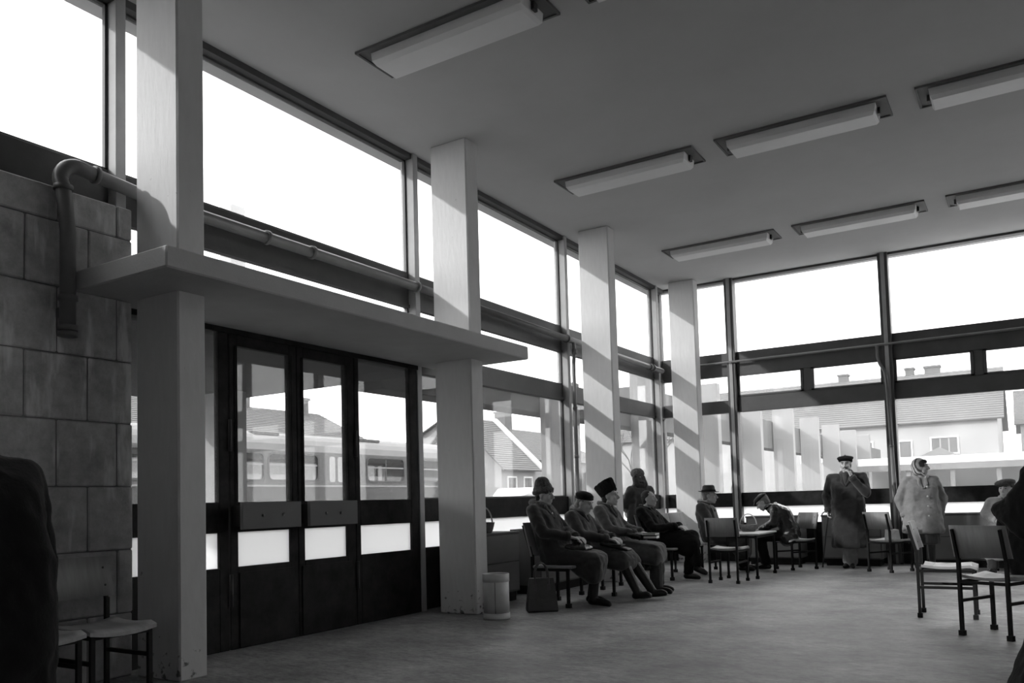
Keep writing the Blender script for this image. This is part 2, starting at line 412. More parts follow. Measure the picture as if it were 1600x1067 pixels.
# ------------------------------------------------------------------ entrance: fixed side lights and a pair of doors
DX0, DX1 = -5.62, -5.56
def leaf(parent, y0, y1, panes_y, ztop, zpane):
    """frame of a door leaf or fixed light: stiles, rails, kick panel as one joinery mesh, panes apart"""
    py0, py1 = panes_y
    m = MB()
    m.box(DX0, DX1, y0, py0, 0.0, ztop); m.box(DX0, DX1, py1, y1, 0.0, ztop)
    m.box(DX0, DX1, py0, py1, zpane, ztop); m.box(DX0, DX1, py0, py1, Z_FT, Z_SILL)
    m.box(DX0, DX1, py0, py1, 0.0, Z_FB)
    return m
fx = empty('window_6', kind='structure')
leaf(fx, 3.68, 4.60, (3.715, 4.505), 2.64, 2.60).build('side_light_frame', 'door_paint', fx, .004)
box('pane', 'window_glass', (-5.593, -5.587, 3.715, 4.505, Z_SILL, 2.60), fx)
box('pane', 'frosted_glass', (-5.593, -5.587, 3.715, 4.505, Z_FB, Z_FT), fx)
fy = empty('window_7', kind='structure')
leaf(fy, 6.125, 7.12, (6.19, 6.985), 2.64, 2.60).build('side_light_frame', 'door_paint', fy, .004)
box('pane', 'window_glass', (-5.593, -5.587, 6.19, 6.985, Z_SILL, 2.60), fy)
box('pane', 'frosted_glass', (-5.593, -5.587, 6.19, 6.985, Z_FB, Z_FT), fy)
box('header', 'door_paint', (-5.70, -5.54, 3.68, 7.12, 2.595, 2.80), fy)
for nd, (y0, y1, pa, pb) in enumerate(((4.615, 5.362, 4.695, 5.275), (5.368, 6.118, 5.445, 6.0))):
    d = empty('door_%d' % (nd + 1), (0, 0, 0), kind='structure')
    leaf(d, y0, y1, (pa, pb), 2.60, 2.505).build('door_leaf', 'door_paint', d, .004)
    box('pane', 'window_glass', (-5.593, -5.587, pa, pb, Z_SILL, 2.505), d)
    box('pane', 'frosted_glass', (-5.593, -5.587, pa, pb, Z_FB, Z_FT), d)
    # glazing mouldings on the stiles
    m = MB()
    for yy in (pa - .028, pa - .012, pb + .004, pb + .02):
        m.box(DX1, DX1 + .008, yy, yy + .008, Z_SILL, 2.505)
    m.build('moulding', 'door_paint', d)
    h = MB(); yh = y0 - .004 if nd == 0 else y1 + .004
    for zz in (.35, 1.62):
        h.tube([(DX1 + .012, yh, zz), (DX1 + .012, yh, zz + .26)], .014, 10)
    hh = h.build('hinge', 'dark_metal', d)
    # push board on brackets with two bolt heads
    b0, b1 = (4.60, 5.245) if nd == 0 else (5.345, 5.965)
    pb_ = box('push_board', 'cabinet_trim', (-5.43, -5.395, b0, b1, .975, 1.197), d, .005)
    for yy in (b0 + .03, b1 - .07):
        box('bracket', 'door_paint', (DX1, -5.43, yy, yy + .04, 1.0, 1.17), d)
    for k in (.33, .67):
        yy = b0 + (b1 - b0) * (k if nd == 0 else k * .9 + .03)
        MB().lathe([(0, .012), (.008, .011), (.013, .006), (.014, 0)], 12).build('bolt', 'pipe_paint', pb_).matrix_local = Matrix.Translation((-5.395, yy, 1.085)) @ Matrix.Rotation(math.pi / 2, 4, 'Y')
MB().box(-5.56, -5.548, 4.7, 5.3, .012, .62).build('kick_plate', 'door_paint', bpy.data.objects['door_1'])
MB().box(-5.56, -5.548, 5.4, 6.05, .012, .62).build('kick_plate', 'door_paint', bpy.data.objects['door_2'])

# ------------------------------------------------------------------ far window wall
GY = 14.66
XM = [-4.345, -1.82, .705, 3.23, 5.755]
def far_pane(w, x0, x1, z0, z1, m='window_glass'):
    return box('pane', m, (x0, x1, GY - .003, GY + .003, z0, z1), w)
def far_box(w, name, x0, x1, z0, z1, y0=14.60, m='frame_paint', y1=14.72):
    return box(name, m, (x0, x1, y0, y1, z0, z1), w, .004)
def far_bay(n, x0, x1, split):
    w = empty('window_%d' % n, kind='structure')
    far_box(w, 'head_rail', x0, x1, 4.965, CEIL, 14.57)
    far_pane(w, x0, x1, 3.685, 4.965)
    far_box(w, 'rail', x0, x1, 3.275, 3.685)
    if split:
        xc = (x0 + x1) / 2
        far_box(w, 'casement_post', xc - .065, xc + .065, 2.885, 3.275)
        for a, b in ((x0, xc - .065), (xc + .065, x1)):
            f = MB(); t = .045
            f.box(a, a + t, 14.59, 14.64, 2.885, 3.275); f.box(b - t, b, 14.59, 14.64, 2.885, 3.275)
            f.box(a, b, 14.59, 14.64, 2.885, 2.915); f.box(a, b, 14.59, 14.64, 3.25, 3.275)
            f.build('casement_frame', 'frame_paint', w)
            far_pane(w, a, b, 2.885, 3.275)
    else:
        far_pane(w, x0, x1, 2.84, 3.275)
    far_box(w, 'rail', x0, x1, 2.62, 2.885 if split else 2.84)
    far_pane(w, x0, x1, 1.2, 2.62)
    far_box(w, 'sill_band', x0, x1, .955, 1.2, 14.58, 'door_paint')
    far_pane(w, x0, x1, .675, .955, 'frosted_glass')
    far_box(w, 'plinth_panel', x0, x1, 0, .675, 14.62, 'door_paint')
    return w
edges = [-5.66] + XM + [XR]
for i in range(len(edges) - 1):
    a = edges[i] + (.075 if i > 0 else 0); b = edges[i + 1] - (.075 if i < len(edges) - 2 else 0)
    w = far_bay(8 + i, a, b, i > 0)
    if i < len(edges) - 2:
        far_box(w, 'mullion', b, b + .15, 0, CEIL, 14.52)
        far_box(w, 'mullion_cover', b + .045, b + .105, 0, CEIL, 14.50, 'mullion_paint', 14.52)
w = bpy.data.objects['window_8']
MB().box(-5.73, -5.66, 14.62, 14.72, 0, CEIL).build('corner_post', 'frame_paint', w)

# ------------------------------------------------------------------ columns and canopy
YC = [3.60, 7.12, 10.62, 14.15]
clab = ['whitewashed concrete column nearest the camera beside the stone wall, carrying the canopy',
        'whitewashed concrete column with the grey waste bin at its foot',
        'whitewashed concrete column right behind the man in the black fur hat',
        'whitewashed concrete column in the far corner behind the man with the brimmed hat']
for y, lb in zip(YC, clab):
    o = box('concrete_column', 'whitewashed_column', (-5.315, -4.85, y, y + .225, 0, CEIL), None, .012)
    tag(o, lb, 'column', 'columns along the window wall')
CZ0, CZ1 = 2.64, 2.778
can = MB()
y0, y1 = 3.20, 7.58
can.box(-5.56, -4.42, y0, y1, CZ0, CZ1)
o = can.build('entrance_canopy', 'canopy_concrete', None, .01)
tag(o, 'flat concrete canopy slab over the entrance doors, carried by two columns', 'canopy')

# ------------------------------------------------------------------ pipes
p = empty('heating_pipe', label='thick painted heating pipe running along the window rail and bending down the stone wall', cat='pipe')
xx = -5.50
path = [(-5.31, 3.10, 2.31), (-5.31, 3.10, 3.0), (-5.33, 3.08, 3.30)] + arc((-5.36, 3.20, 3.36), .125, math.pi, math.pi / 2, (0, 1, 0), (0, 0, 1), 8) + [(-5.40, 3.35, 3.487), (xx, 3.9, 3.49), (xx, 7.05, 3.49)]
MB().tube(path, .05, 16).build('pipe', 'pipe_paint', p)
MB().tube([(xx, 7.05, 3.49), (xx, 10.60, 3.455), (xx, 14.2, 3.43)], .043, 16).build('pipe', 'pipe_paint', p)
for c, d in (((-5.33, 3.08, 3.30), (0, 0, 1)), ((-5.31, 3.10, 2.56), (0, 0, 1)), ((-5.31, 3.10, 2.36), (0, 0, 1)), ((-5.31, 3.10, 2.32), (0, 0, 1)), ((xx, 4.98, 3.49), (0, 1, 0)), ((xx, 5.52, 3.49), (0, 1, 0)), ((xx, 7.07, 3.49), (0, 1, 0)), ((xx, 10.53, 3.456), (0, 1, 0)), ((-5.395, 3.345, 3.487), (0, 1, 0)), ((xx, 13.6, 3.433), (0, 1, 0)), ((xx, 13.75, 3.432), (0, 1, 0))):
    d = Vector(d); c = Vector(c)
    MB().tube([c - d * .018, c - d * .016, c + d * .016, c + d * .018], [.05, .062, .062, .05], 16).build('pipe_collar', 'pipe_paint', p)
MB().box(-5.41, -5.31, 3.07, 3.13, 2.44, 2.50).build('wall_bracket', 'pipe_paint', p)
p = empty('drop_pipe', label='thin drop pipe bending down the window mullion behind the seated row', cat='pipe')
MB().tube([(xx, 10.66, 3.46), (xx + .01, 10.72, 3.42), (xx + .01, 10.74, 3.30), (xx + .01, 10.70, 3.12), (xx + .01, 10.70, 2.9), (xx + .01, 10.705, 1.5), (xx + .01, 10.72, .02)], .027, 12).build('pipe', 'pipe_paint', p)
MB().tube([(xx + .01, 10.735, 3.33), (xx + .01, 10.738, 3.25)], .04, 12).build('pipe_collar', 'pipe_paint', p)
for zz in (2.45, 1.75):
    MB().tube([(xx + .01, 10.703, zz), (xx + .01, 10.703, zz + .04)], .035, 12).build('pipe_collar', 'pipe_paint', p)
p = empty('far_wall_pipe', label='slim pipe running along the upper rail of the far windows', cat='pipe')
MB().tube([(-5.45, 14.50, 3.50), (7.1, 14.50, 3.53)], .02, 12).build('pipe', 'pipe_paint', p)
for x in (-4.35, -1.82, .705): box('clip', 'pipe_paint', (x - .02, x + .02, 14.48, 14.55, 3.475, 3.50), p)
p = empty('far_drop_pipe', label='slim drop pipe down the far mullion between the standing man and woman', cat='pipe')
MB().tube([(-1.96, 14.49, 3.5), (-1.955, 14.49, 3.30), (-1.93, 14.48, 3.2), (-1.86, 14.47, 3.06), (-1.845, 14.47, 2.95), (-1.80, 14.47, 1.2), (-1.78, 14.47, .02)], .026, 12).build('pipe', 'pipe_paint', p)
MB().tube([(-1.817, 14.47, 1.88), (-1.816, 14.47, 1.85)], .034, 12).build('pipe_collar', 'pipe_paint', p)

# ------------------------------------------------------------------ ceiling lights (switched off)
def make_light():
    r = empty('ceiling_light', cat='ceiling light', group='fluorescent ceiling fixtures')
    pan = MB(); L, W = 1.72, .49
    pan.box(-L / 2, L / 2, -W / 2, W / 2, -.012, 0)
    for a in (-1, 1):
        pan.box(a * L / 2, a * (L / 2 - .02), -W / 2, W / 2, -.022, -.012)
        pan.box(-L / 2, L / 2, a * W / 2, a * (W / 2 - .02), -.022, -.012)
    pan.build('backing_pan', 'lamp_pan', r)
    l_ = MB(); l0, l1, w0, w1 = .74, .75, .155, .135
    # trough lens: slightly tapered sides
    pts = [(-l1, -.165, -.012), (l1, -.165, -.012), (l1, .165, -.012), (-l1, .165, -.012), (-l1 + .01, -.165, -.085), (l1 - .01, -.165, -.085), (l1 - .01, .165, -.085), (-l1 + .01, .165, -.085),
           (-l1 + .03, -.13, -.118), (l1 - .03, -.13, -.118), (l1 - .03, .13, -.118), (-l1 + .03, .13, -.118)]
    l_.add(pts, [(0, 1, 5, 4), (1, 2, 6, 5), (2, 3, 7, 6), (3, 0, 4, 7), (4, 5, 9, 8), (5, 6, 10, 9), (6, 7, 11, 10), (7, 4, 8, 11), (8, 9, 10, 11), (3, 2, 1, 0)])
    l_.build('lens', 'lamp_lens', r)
    for a in (-1, 1):
        MB().box(a * .75, a * .775, -.03, .03, -.075, -.012).build('end_clip', 'dark_metal', r)
    return r
proto = make_light()
rows = {5.47: 'nearest the camera', 8.98: 'in the middle row', 12.46: 'in the row nearest the far windows'}
llab = {(5.47, 0): 'large fluorescent ceiling light nearest the camera, above the canopy',
        (5.47, 1): 'fluorescent ceiling light at the top edge, barely in view',
        (8.98, 0): 'unlit fluorescent fixture nearest the windows in the middle ceiling row',
        (8.98, 1): 'second unlit fluorescent fixture from the windows in the middle ceiling row',
        (8.98, 2): 'fluorescent fixture of the middle ceiling row cut off by the right edge',
        (12.46, 0): 'unlit fluorescent fixture nearest the corner column in the farthest ceiling row',
        (12.46, 1): 'second unlit fluorescent fixture from the corner in the farthest ceiling row',
        (12.46, 2): 'fluorescent fixture of the farthest ceiling row cut off by the right edge'}
first = True
for (yy, k), lb in llab.items():
    o = proto if first else copy_tree(proto); first = False
    o.location = (-3.81 + 1.97 * k, yy, CEIL); o['label'] = lb
# ------------------------------------------------------------------ outside: ground, platform canopy, railcar, houses
GZ = -.25
box('ground', 'asphalt', (-90, 60, -60, 120, GZ - .3, GZ))['kind'] = 'structure'
box('yard_bounce_sheet', 'snow', (-4.5, 40, 15.6, 33, GZ, GZ + .06))['kind'] = 'structure'  # unseen pale sheet added to bounce light onto the far ceiling
o = box('porch_post', 'house_wall_pale', (-9.25, -8.30, 6.95, 7.15, GZ, 2.62)); tag(o, 'broad porch post outside the glass of the left entrance door', 'post')
# porch and platform canopy in front of the doors
o = MB().box(-9.6, -5.74, 1.2, 7.55, 2.62, 2.95).build('porch_roof', 'ext_beam', None, .01)
tag(o, 'flat porch roof outside the entrance doors', 'roof')
o = MB().box(-6.85, -6.45, 7.6, 15.2, 2.53, 2.95).build('platform_beam', 'ext_beam', None, .01)
tag(o, 'long concrete beam of the platform canopy outside the left windows', 'beam')
o = MB().box(-6.85, -6.45, 15.2, 47, 2.53, 3.36).build('platform_beam', 'ext_beam', None, .01)
tag(o, 'concrete canopy beam behind the row of fins beyond the far windows', 'beam')
fl = ['first', 'second', 'third', 'fourth', 'fifth', 'sixth', 'seventh', 'eighth', 'ninth', 'tenth', 'eleventh']
ns = 0
for k in range(-1, 8):
    y = 14.84 + 3.52 * k
    if k in (-1, -2) and False: continue
    o = box('concrete_fin', 'fin_concrete', (-6.43, -5.84, y, y + .22, GZ, 3.70 if k >= 0 else 2.95), None, .01)
    if k < 1: lb = ['', 'concrete platform fin outside the window behind the hooded person', 'concrete platform fin just outside the corner column'][k + 2]
    else:
        lb = '%s white concrete fin counted from the corner, beyond the far windows' % fl[k - 1]
    tag(o, lb, 'concrete fin', 'concrete fins of the platform canopy')

# railcar
TX = -16.0
t = empty('railcar', (0, 0, 0), label='pale diesel railcar standing at the platform outside the entrance', cat='railcar')
TY0, TY1, TZ0 = 4.0, 22.2, .25
wins = []
yy = 14.48
wz0, wz1 = 1.88, 2.52
layout = [('w', 5.2, 1.67), ('w', 7.3, 1.67), ('w', 9.4, 1.67), ('w', 12.63, 1.67), ('w', 14.48, 1.67), ('d', 16.55, .66), ('w', 18.12, 1.63), ('w', 19.95, 1.67)]
# body side with window openings: a strip mesh per section
m = MB()
def side(x0, x1):
    cur = TY0
    for k, y, w in layout:
        m.box(x0, x1, cur, y, TZ0 + .35, 2.62)
        if k == 'w':
            m.box(x0, x1, y, y + w, TZ0 + .35, wz0); m.box(x0, x1, y, y + w, wz1, 2.62)
        cur = y + w
        if k == 'd': m.box(x0, x1, y, y + w, 2.56, 2.62)
    m.box(x0, x1, cur, TY1, TZ0 + .35, 2.62)
side(TX - .06, TX)
m.box(TX - 2.9, TX - 2.84, TY0, TY1, TZ0 + .35, wz0 - .1); m.box(TX - 2.9, TX - 2.84, TY0, TY1, wz1, 2.62)
for k_ in range(10): m.box(TX - 2.9, TX - 2.84, TY0 + .2 + k_ * 1.95, TY0 + .32 + k_ * 1.95, wz0 - .1, wz1)
m.box(TX - 2.9, TX, TY0, TY0 + .06, TZ0 + .35, 2.62); m.box(TX - 2.9, TX, TY1 - .06, TY1, TZ0 + .35, 2.62)
m.box(TX - 2.9, TX, TY0, TY1, TZ0 + .35, TZ0 + .45)
m.build('body_side', 'train_paint', t)
rp = []
for i in range(13):
    a = math.pi * i / 12
    rp.append((TX - 1.45 + 1.45 * math.copysign(abs(math.cos(a)) ** .55, math.cos(a)), TY0, 2.60 + .56 * math.sin(a) ** .8))
MB().prism(rp, (0, TY1 - TY0, 0)).build('roof', 'train_roof', t)
box('belt_band', 'train_band', (TX, TX + .012, TY0, TY1, TZ0 + .35, 1.70), t)
box('belt_line', 'train_roof', (TX, TX + .025, TY0, TY1, 1.70, 1.745), t)
box('underframe', 'rubber', (TX - 2.6, TX - .2, TY0 + .4, TY1 - .4, GZ + .35, TZ0 + .4), t)
box('seat_row', 'train_inside', (TX - 2.2, TX - .3, TY0 + 1, TY1 - 1, .9, 1.7), t)
def rrect(y0, y1, z0, z1, r, n=5):
    p_ = []
    for (cy_, cz_, a0) in ((y1 - r, z1 - r, 0), (y0 + r, z1 - r, 90), (y0 + r, z0 + r, 180), (y1 - r, z0 + r, 270)):
        for i in range(n + 1):
            a = R_(a0 + 90 * i / n); p_.append((cy_ + r * math.cos(a), cz_ + r * math.sin(a)))
    return p_
for k, y, w in layout:
    if k == 'w':
        a = rrect(y + .0, y + w, wz0, wz1, .12); b = rrect(y - .05, y + w + .05, wz0 - .05, wz1 + .05, .16)
        n = len(a); mm = MB()
        vv = [(TX + .02, q[0], q[1]) for q in a] + [(TX + .02, q[0], q[1]) for q in b] + [(TX - .03, q[0], q[1]) for q in a]
        mm.add(vv, [(i, (i + 1) % n, n + (i + 1) % n, n + i) for i in range(n)] + [(i, (i + 1) % n, 2 * n + (i + 1) % n, 2 * n + i) for i in range(n)])
        wo = mm.build('train_window', 'rubber', t)
        box('pane', 'window_glass', (TX - .034, TX - .030, y, y + w, wz0, wz1), wo)
        box('transom_bar', 'train_roof', (TX - .028, TX - .005, y, y + w, wz0 + .36, wz0 + .40), wo)
        if 18 < y < 19: box('centre_bar', 'train_band', (TX - .028, TX - .005, y + w * .5, y + w * .5 + .03, wz0, wz1), wo)
    else:
        d_ = box('train_door', 'train_paint', (TX - .05, TX - .01, y, y + w, TZ0 + .35, 2.56), t)
        for q in (.05, .37):
            a = rrect(y + q, y + q + .22, wz0 - .05, wz1, .07)
            MB().prism([(TX - .012, u_[0], u_[1]) for u_ in a], (.01, 0, 0)).build('pane', 'train_inside', d_)
for y0, y1 in ((14.2, 15.0), (18.0, 18.9)):
    box('roof_vent', 'train_band', (TX - .55, TX - .2, y0, y1, 3.02, 3.09), t)

def gable_house(name, x0, x1, y0, y1, eave, ridge, axis, label, wallm='house_wall', snow=False, over=.35):
    """gabled house: ridge along axis; every tile course is a strip of real geometry"""
    h = empty(name, (0, 0, 0), label=label, cat='house')
    w = MB()
    if axis == 'y':
        xm = (x0 + x1) / 2
        poly = [(x0, y0, GZ), (x1, y0, GZ), (x1, y0, eave), (xm, y0, ridge), (x0, y0, eave)]
        w.prism(poly, (0, y1 - y0, 0))
    else:
        ym = (y0 + y1) / 2
        poly = [(x0, y0, GZ), (x0, y1, GZ), (x0, y1, eave), (x0, ym, ridge), (x0, y0, eave)]
        w.prism(poly, (x1 - x0, 0, 0))
    w.build('wall', wallm, h)
    # tile courses on the visible slope, a plain slab on the hidden one
    ncourse = 24
    def slope(e, r, a, b, nm):
        e = Vector(e); r = Vector(r); al = Vector(a); d = (r - e) / ncourse; nrm = al.cross(d).normalized()
        if nrm.z < 0: nrm = -nrm
        mb = MB()
        for i in range(ncourse):
            p0 = e + d * i + nrm * .085; p1 = e + d * (i + 1.15) + nrm * .055
            mb.add([p0, p0 + al, p1 + al, p1, p0 - nrm * .09, p0 + al - nrm * .09, p1 + al - nrm * .05, p1 - nrm * .05],
                   [(0, 1, 2, 3), (4, 5, 1, 0), (5, 6, 2, 1), (7, 4, 0, 3), (6, 7, 3, 2), (4, 7, 6, 5)])
        rf_ = mb.build(nm, 'roof_tile', h)
        return rf_
    if axis == 'y':
        xm = (x0 + x1) / 2; s_ = (ridge - eave) / (x1 - xm)
        slope((x1 + over, y0 - over, eave - s_ * over), (xm, y0 - over, ridge), (0, y1 - y0 + 2 * over, 0), 0, 'roof')
        slope((x0 - over, y0 - over, eave - s_ * over), (xm, y0 - over, ridge), (0, y1 - y0 + 2 * over, 0), 0, 'roof')
        if snow:
            for yy in (y1 + over - .05, ):
                MB().bar((x1 + over, yy, eave - s_ * over + .15), (xm, yy, ridge + .15), .5, .16).build('snow_strip', 'snow', h)
    else:
        ym = (y0 + y1) / 2; s_ = (ridge - eave) / (ym - y0)
        slope((x0 - over, y0 - over, eave - s_ * over), (x0 - over, ym, ridge), (x1 - x0 + 2 * over, 0, 0), 0, 'roof')
        slope((x0 - over, y1 + over, eave - s_ * over), (x0 - over, ym, ridge), (x1 - x0 + 2 * over, 0, 0), 0, 'roof')
    return h
def chimney(h, x, y, w, d, z0, z1):
    c = MB().box(x - w / 2, x + w / 2, y - d / 2, y + d / 2, z0, z1).build('chimney', 'chimney_brick', h)
    box('chimney_cap', 'chimney_brick', (x - w / 2 - .06, x + w / 2 + .06, y - d / 2 - .06, y + d / 2 + .06, z1 - .12, z1), c)
def house_window(h, axis, p, a0, a1, z0, z1, panes=2):
    """framed window on plane axis=p"""
    def bx(name, m, u0, u1, w0, w1, d0, d1, par):
        return box(name, m, (u0, u1, p + d0, p + d1, w0, w1) if axis == 'y' else (p + d0, p + d1, u0, u1, w0, w1), par)
    s = -1 if axis == 'y' else 1
    f = MB()
    t_ = .08
    for (u0, u1, w0, w1) in ((a0 - t_, a0, z0 - t_, z1 + t_), (a1, a1 + t_, z0 - t_, z1 + t_), (a0, a1, z0 - t_, z0), (a0, a1, z1, z1 + t_)):
        if axis == 'y': f.box(u0, u1, p + s * .06, p, w0, w1)
        else: f.box(p, p + s * .06, u0, u1, w0, w1)
    wo = f.build('window', 'snow', h)
    st = (a1 - a0) / panes
    for i in range(panes):
        bx('pane', 'shutter', a0 + i * st + .04, a0 + (i + 1) * st - .04, z0 + .03, z1 - .03, 0, s * .02, wo)

h1 = gable_house('house', -31.5, -23, 8, 27.2, 3.35, 5.35, 'y', 'tiled house roof with a chimney rising behind the railcar')
chimney(h1, -27.2, 27.2 - .9, .7, .6, 4.8, 6.0); chimney(h1, -27.3, 23.2, .5, .6, 4.8, 6.1)
h2 = gable_house('house', -29.6, -23.8, 37.6, 41.2, 3.2, 5.95, 'y', 'low house with a snow-edged gable roof behind the woman in the cloche hat', snow=True)
house_window(h2, 'x', -23.8, 38.2, 39.0, 1.5, 2.5); house_window(h2, 'x', -23.8, 39.9, 40.7, 1.5, 2.5)
h3 = gable_house('house', -38, -27.5, 44.5, 58, 4.0, 6.6, 'y', 'farther tiled house with a broad chimney beyond the snow-edged roof')
chimney(h3, -29.5, 47.0, .8, .9, 5.2, 7.2)
h4 = gable_house('long_house', -26, -1.35, 55, 67, 5.35, 8.8, 'x', 'long pale house with a high tiled roof beyond the far windows', 'house_wall_pale')
house_window(h4, 'y', 55, -6.48, -5.85, 3.05, 4.15, 1); house_window(h4, 'y', 55, -4.75, -3.40, 3.35, 4.25, 3); house_window(h4, 'y', 55, -9.2, -8.0, 3.2, 4.2, 2); house_window(h4, 'y', 55, -12.2, -11.0, 3.2, 4.2, 2)
for xx_, w_ in ((-6.35, .5), (-5.0, .9), (-10.5, .6)): chimney(h4, xx_, 61.2, w_, .7, 8.2, 9.35)
h5 = gable_house('house', -.3, 16, 66, 76, 5.6, 8.2, 'x', 'paler lower house at the right behind the shawled woman', 'house_wall_pale')
# low snow-covered shelter in front of the long house
s = empty('platform_shelter', label='low open shelter with a snow-white roof beyond the far windows', cat='shelter')
box('shelter_roof', 'snow', (-5.5, 9, 34, 37.5, 2.12, 2.42), s, .03)
box('fascia', 'shutter', (-5.5, 9, 33.95, 34.0, 1.92, 2.14), s)
for i in range(10):
    box('post', 'shutter', (-5.3 + i * 1.45, -5.15 + i * 1.45, 34.1, 34.25, GZ, 2.1), s)
box('back_wall', 'house_wall_pale', (-5.5, 9, 37.3, 37.45, GZ, 2.1), s)
box('kerb', 'snow', (-5.5, 9, 33.2, 34, GZ, GZ + .25), s)
k = empty('kiosk', label='small kiosk with a low pyramid roof behind the snow-white shelter', cat='kiosk')
box('wall', 'house_wall', (-4.3, -2.5, 42, 43.8, GZ, 2.55), k)
MB().add([(-4.6, 41.7, 2.5), (-2.2, 41.7, 2.5), (-2.2, 44.1, 2.5), (-4.6, 44.1, 2.5), (-3.4, 42.9, 3.15)], [(0, 1, 4), (1, 2, 4), (2, 3, 4), (3, 0, 4), (3, 2, 1, 0)]).build('roof', 'roof_tile', k)
# snowed-in car
c = empty('parked_car', (-18, 30.2, GZ), 0, label='parked car under a thick cap of snow, seen past the cloche hat', cat='car')
car = MB()
prof = [(-.85, -2.0, .35), (-.85, 2.0, .35), (-.85, 2.0, .95), (-.85, 1.2, 1.05), (-.85, .9, 1.62), (-.85, -1.3, 1.62), (-.85, -1.75, 1.05), (-.85, -2.0, .95)]
car.prism(prof, (1.7, 0, 0)).build('body', 'car_paint', c, .06, 2)
sn = MB(); sn.prism([(-.8, 1.1, 1.6), (-.8, .75, 1.95), (-.8, -.9, 2.0), (-.8, -1.4, 1.65)], (1.6, 0, 0)); sn.build('snow_cap', 'snow', c, .1, 3)
for y_ in (.05, -1.0): box('side_window', 'snow', (.85, .86, y_, y_ + .75, 1.1, 1.5), c)
for y_ in (-1.25, 1.3):
    for sx_ in (-.8, .8):
        MB().tube([(sx_ - .09, y_, .33), (sx_ + .09, y_, .33)], .33, 18).build('wheel', 'rubber', c)
# bare frosted trees
def tree(x, y, hgt, label, seed):
    rnd = random.Random(seed)
    b = MB()
    def grow(p, d, L, r, n):
        q = p + d * L
        b.tube([p, p.lerp(q, .5) + Vector((rnd.uniform(-.05, .05), rnd.uniform(-.05, .05), 0)) * L, q], [r, r * .85, r * .65], 5, False)
        if n == 0: return
        for i in range(rnd.choice((2, 3))):
            nd = (d + Vector((rnd.uniform(-.7, .7), rnd.uniform(-.7, .7), rnd.uniform(-.1, .5)))).normalized()
            grow(q, nd, L * rnd.uniform(.6, .82), r * .6, n - 1)
    t_ = empty('bare_tree', (x, y, GZ), label=label, cat='tree')
    grow(Vector((0, 0, 0)), Vector((0, 0, 1)), hgt * .32, .09, 6)
    b.build('trunk_and_branches', 'bark', t_)
tree(-12.5, 29.5, 4.6, 'bare frosted tree outside the window behind the hooded person', 3)
tree(-14.0, 46, 6, 'bare tree in the distance seen between the concrete fins', 5)
o = MB().prism([(-45.8, 37.3, GZ), (-44.6, 37.3, GZ), (-44.6, 38.5, GZ), (-45.8, 38.5, GZ)], (0, 0, 22.1)).build('distant_tower', 'house_wall_pale', None, .05)
tag(o, 'pale square tower faint against the sky above the entrance canopy', 'tower')
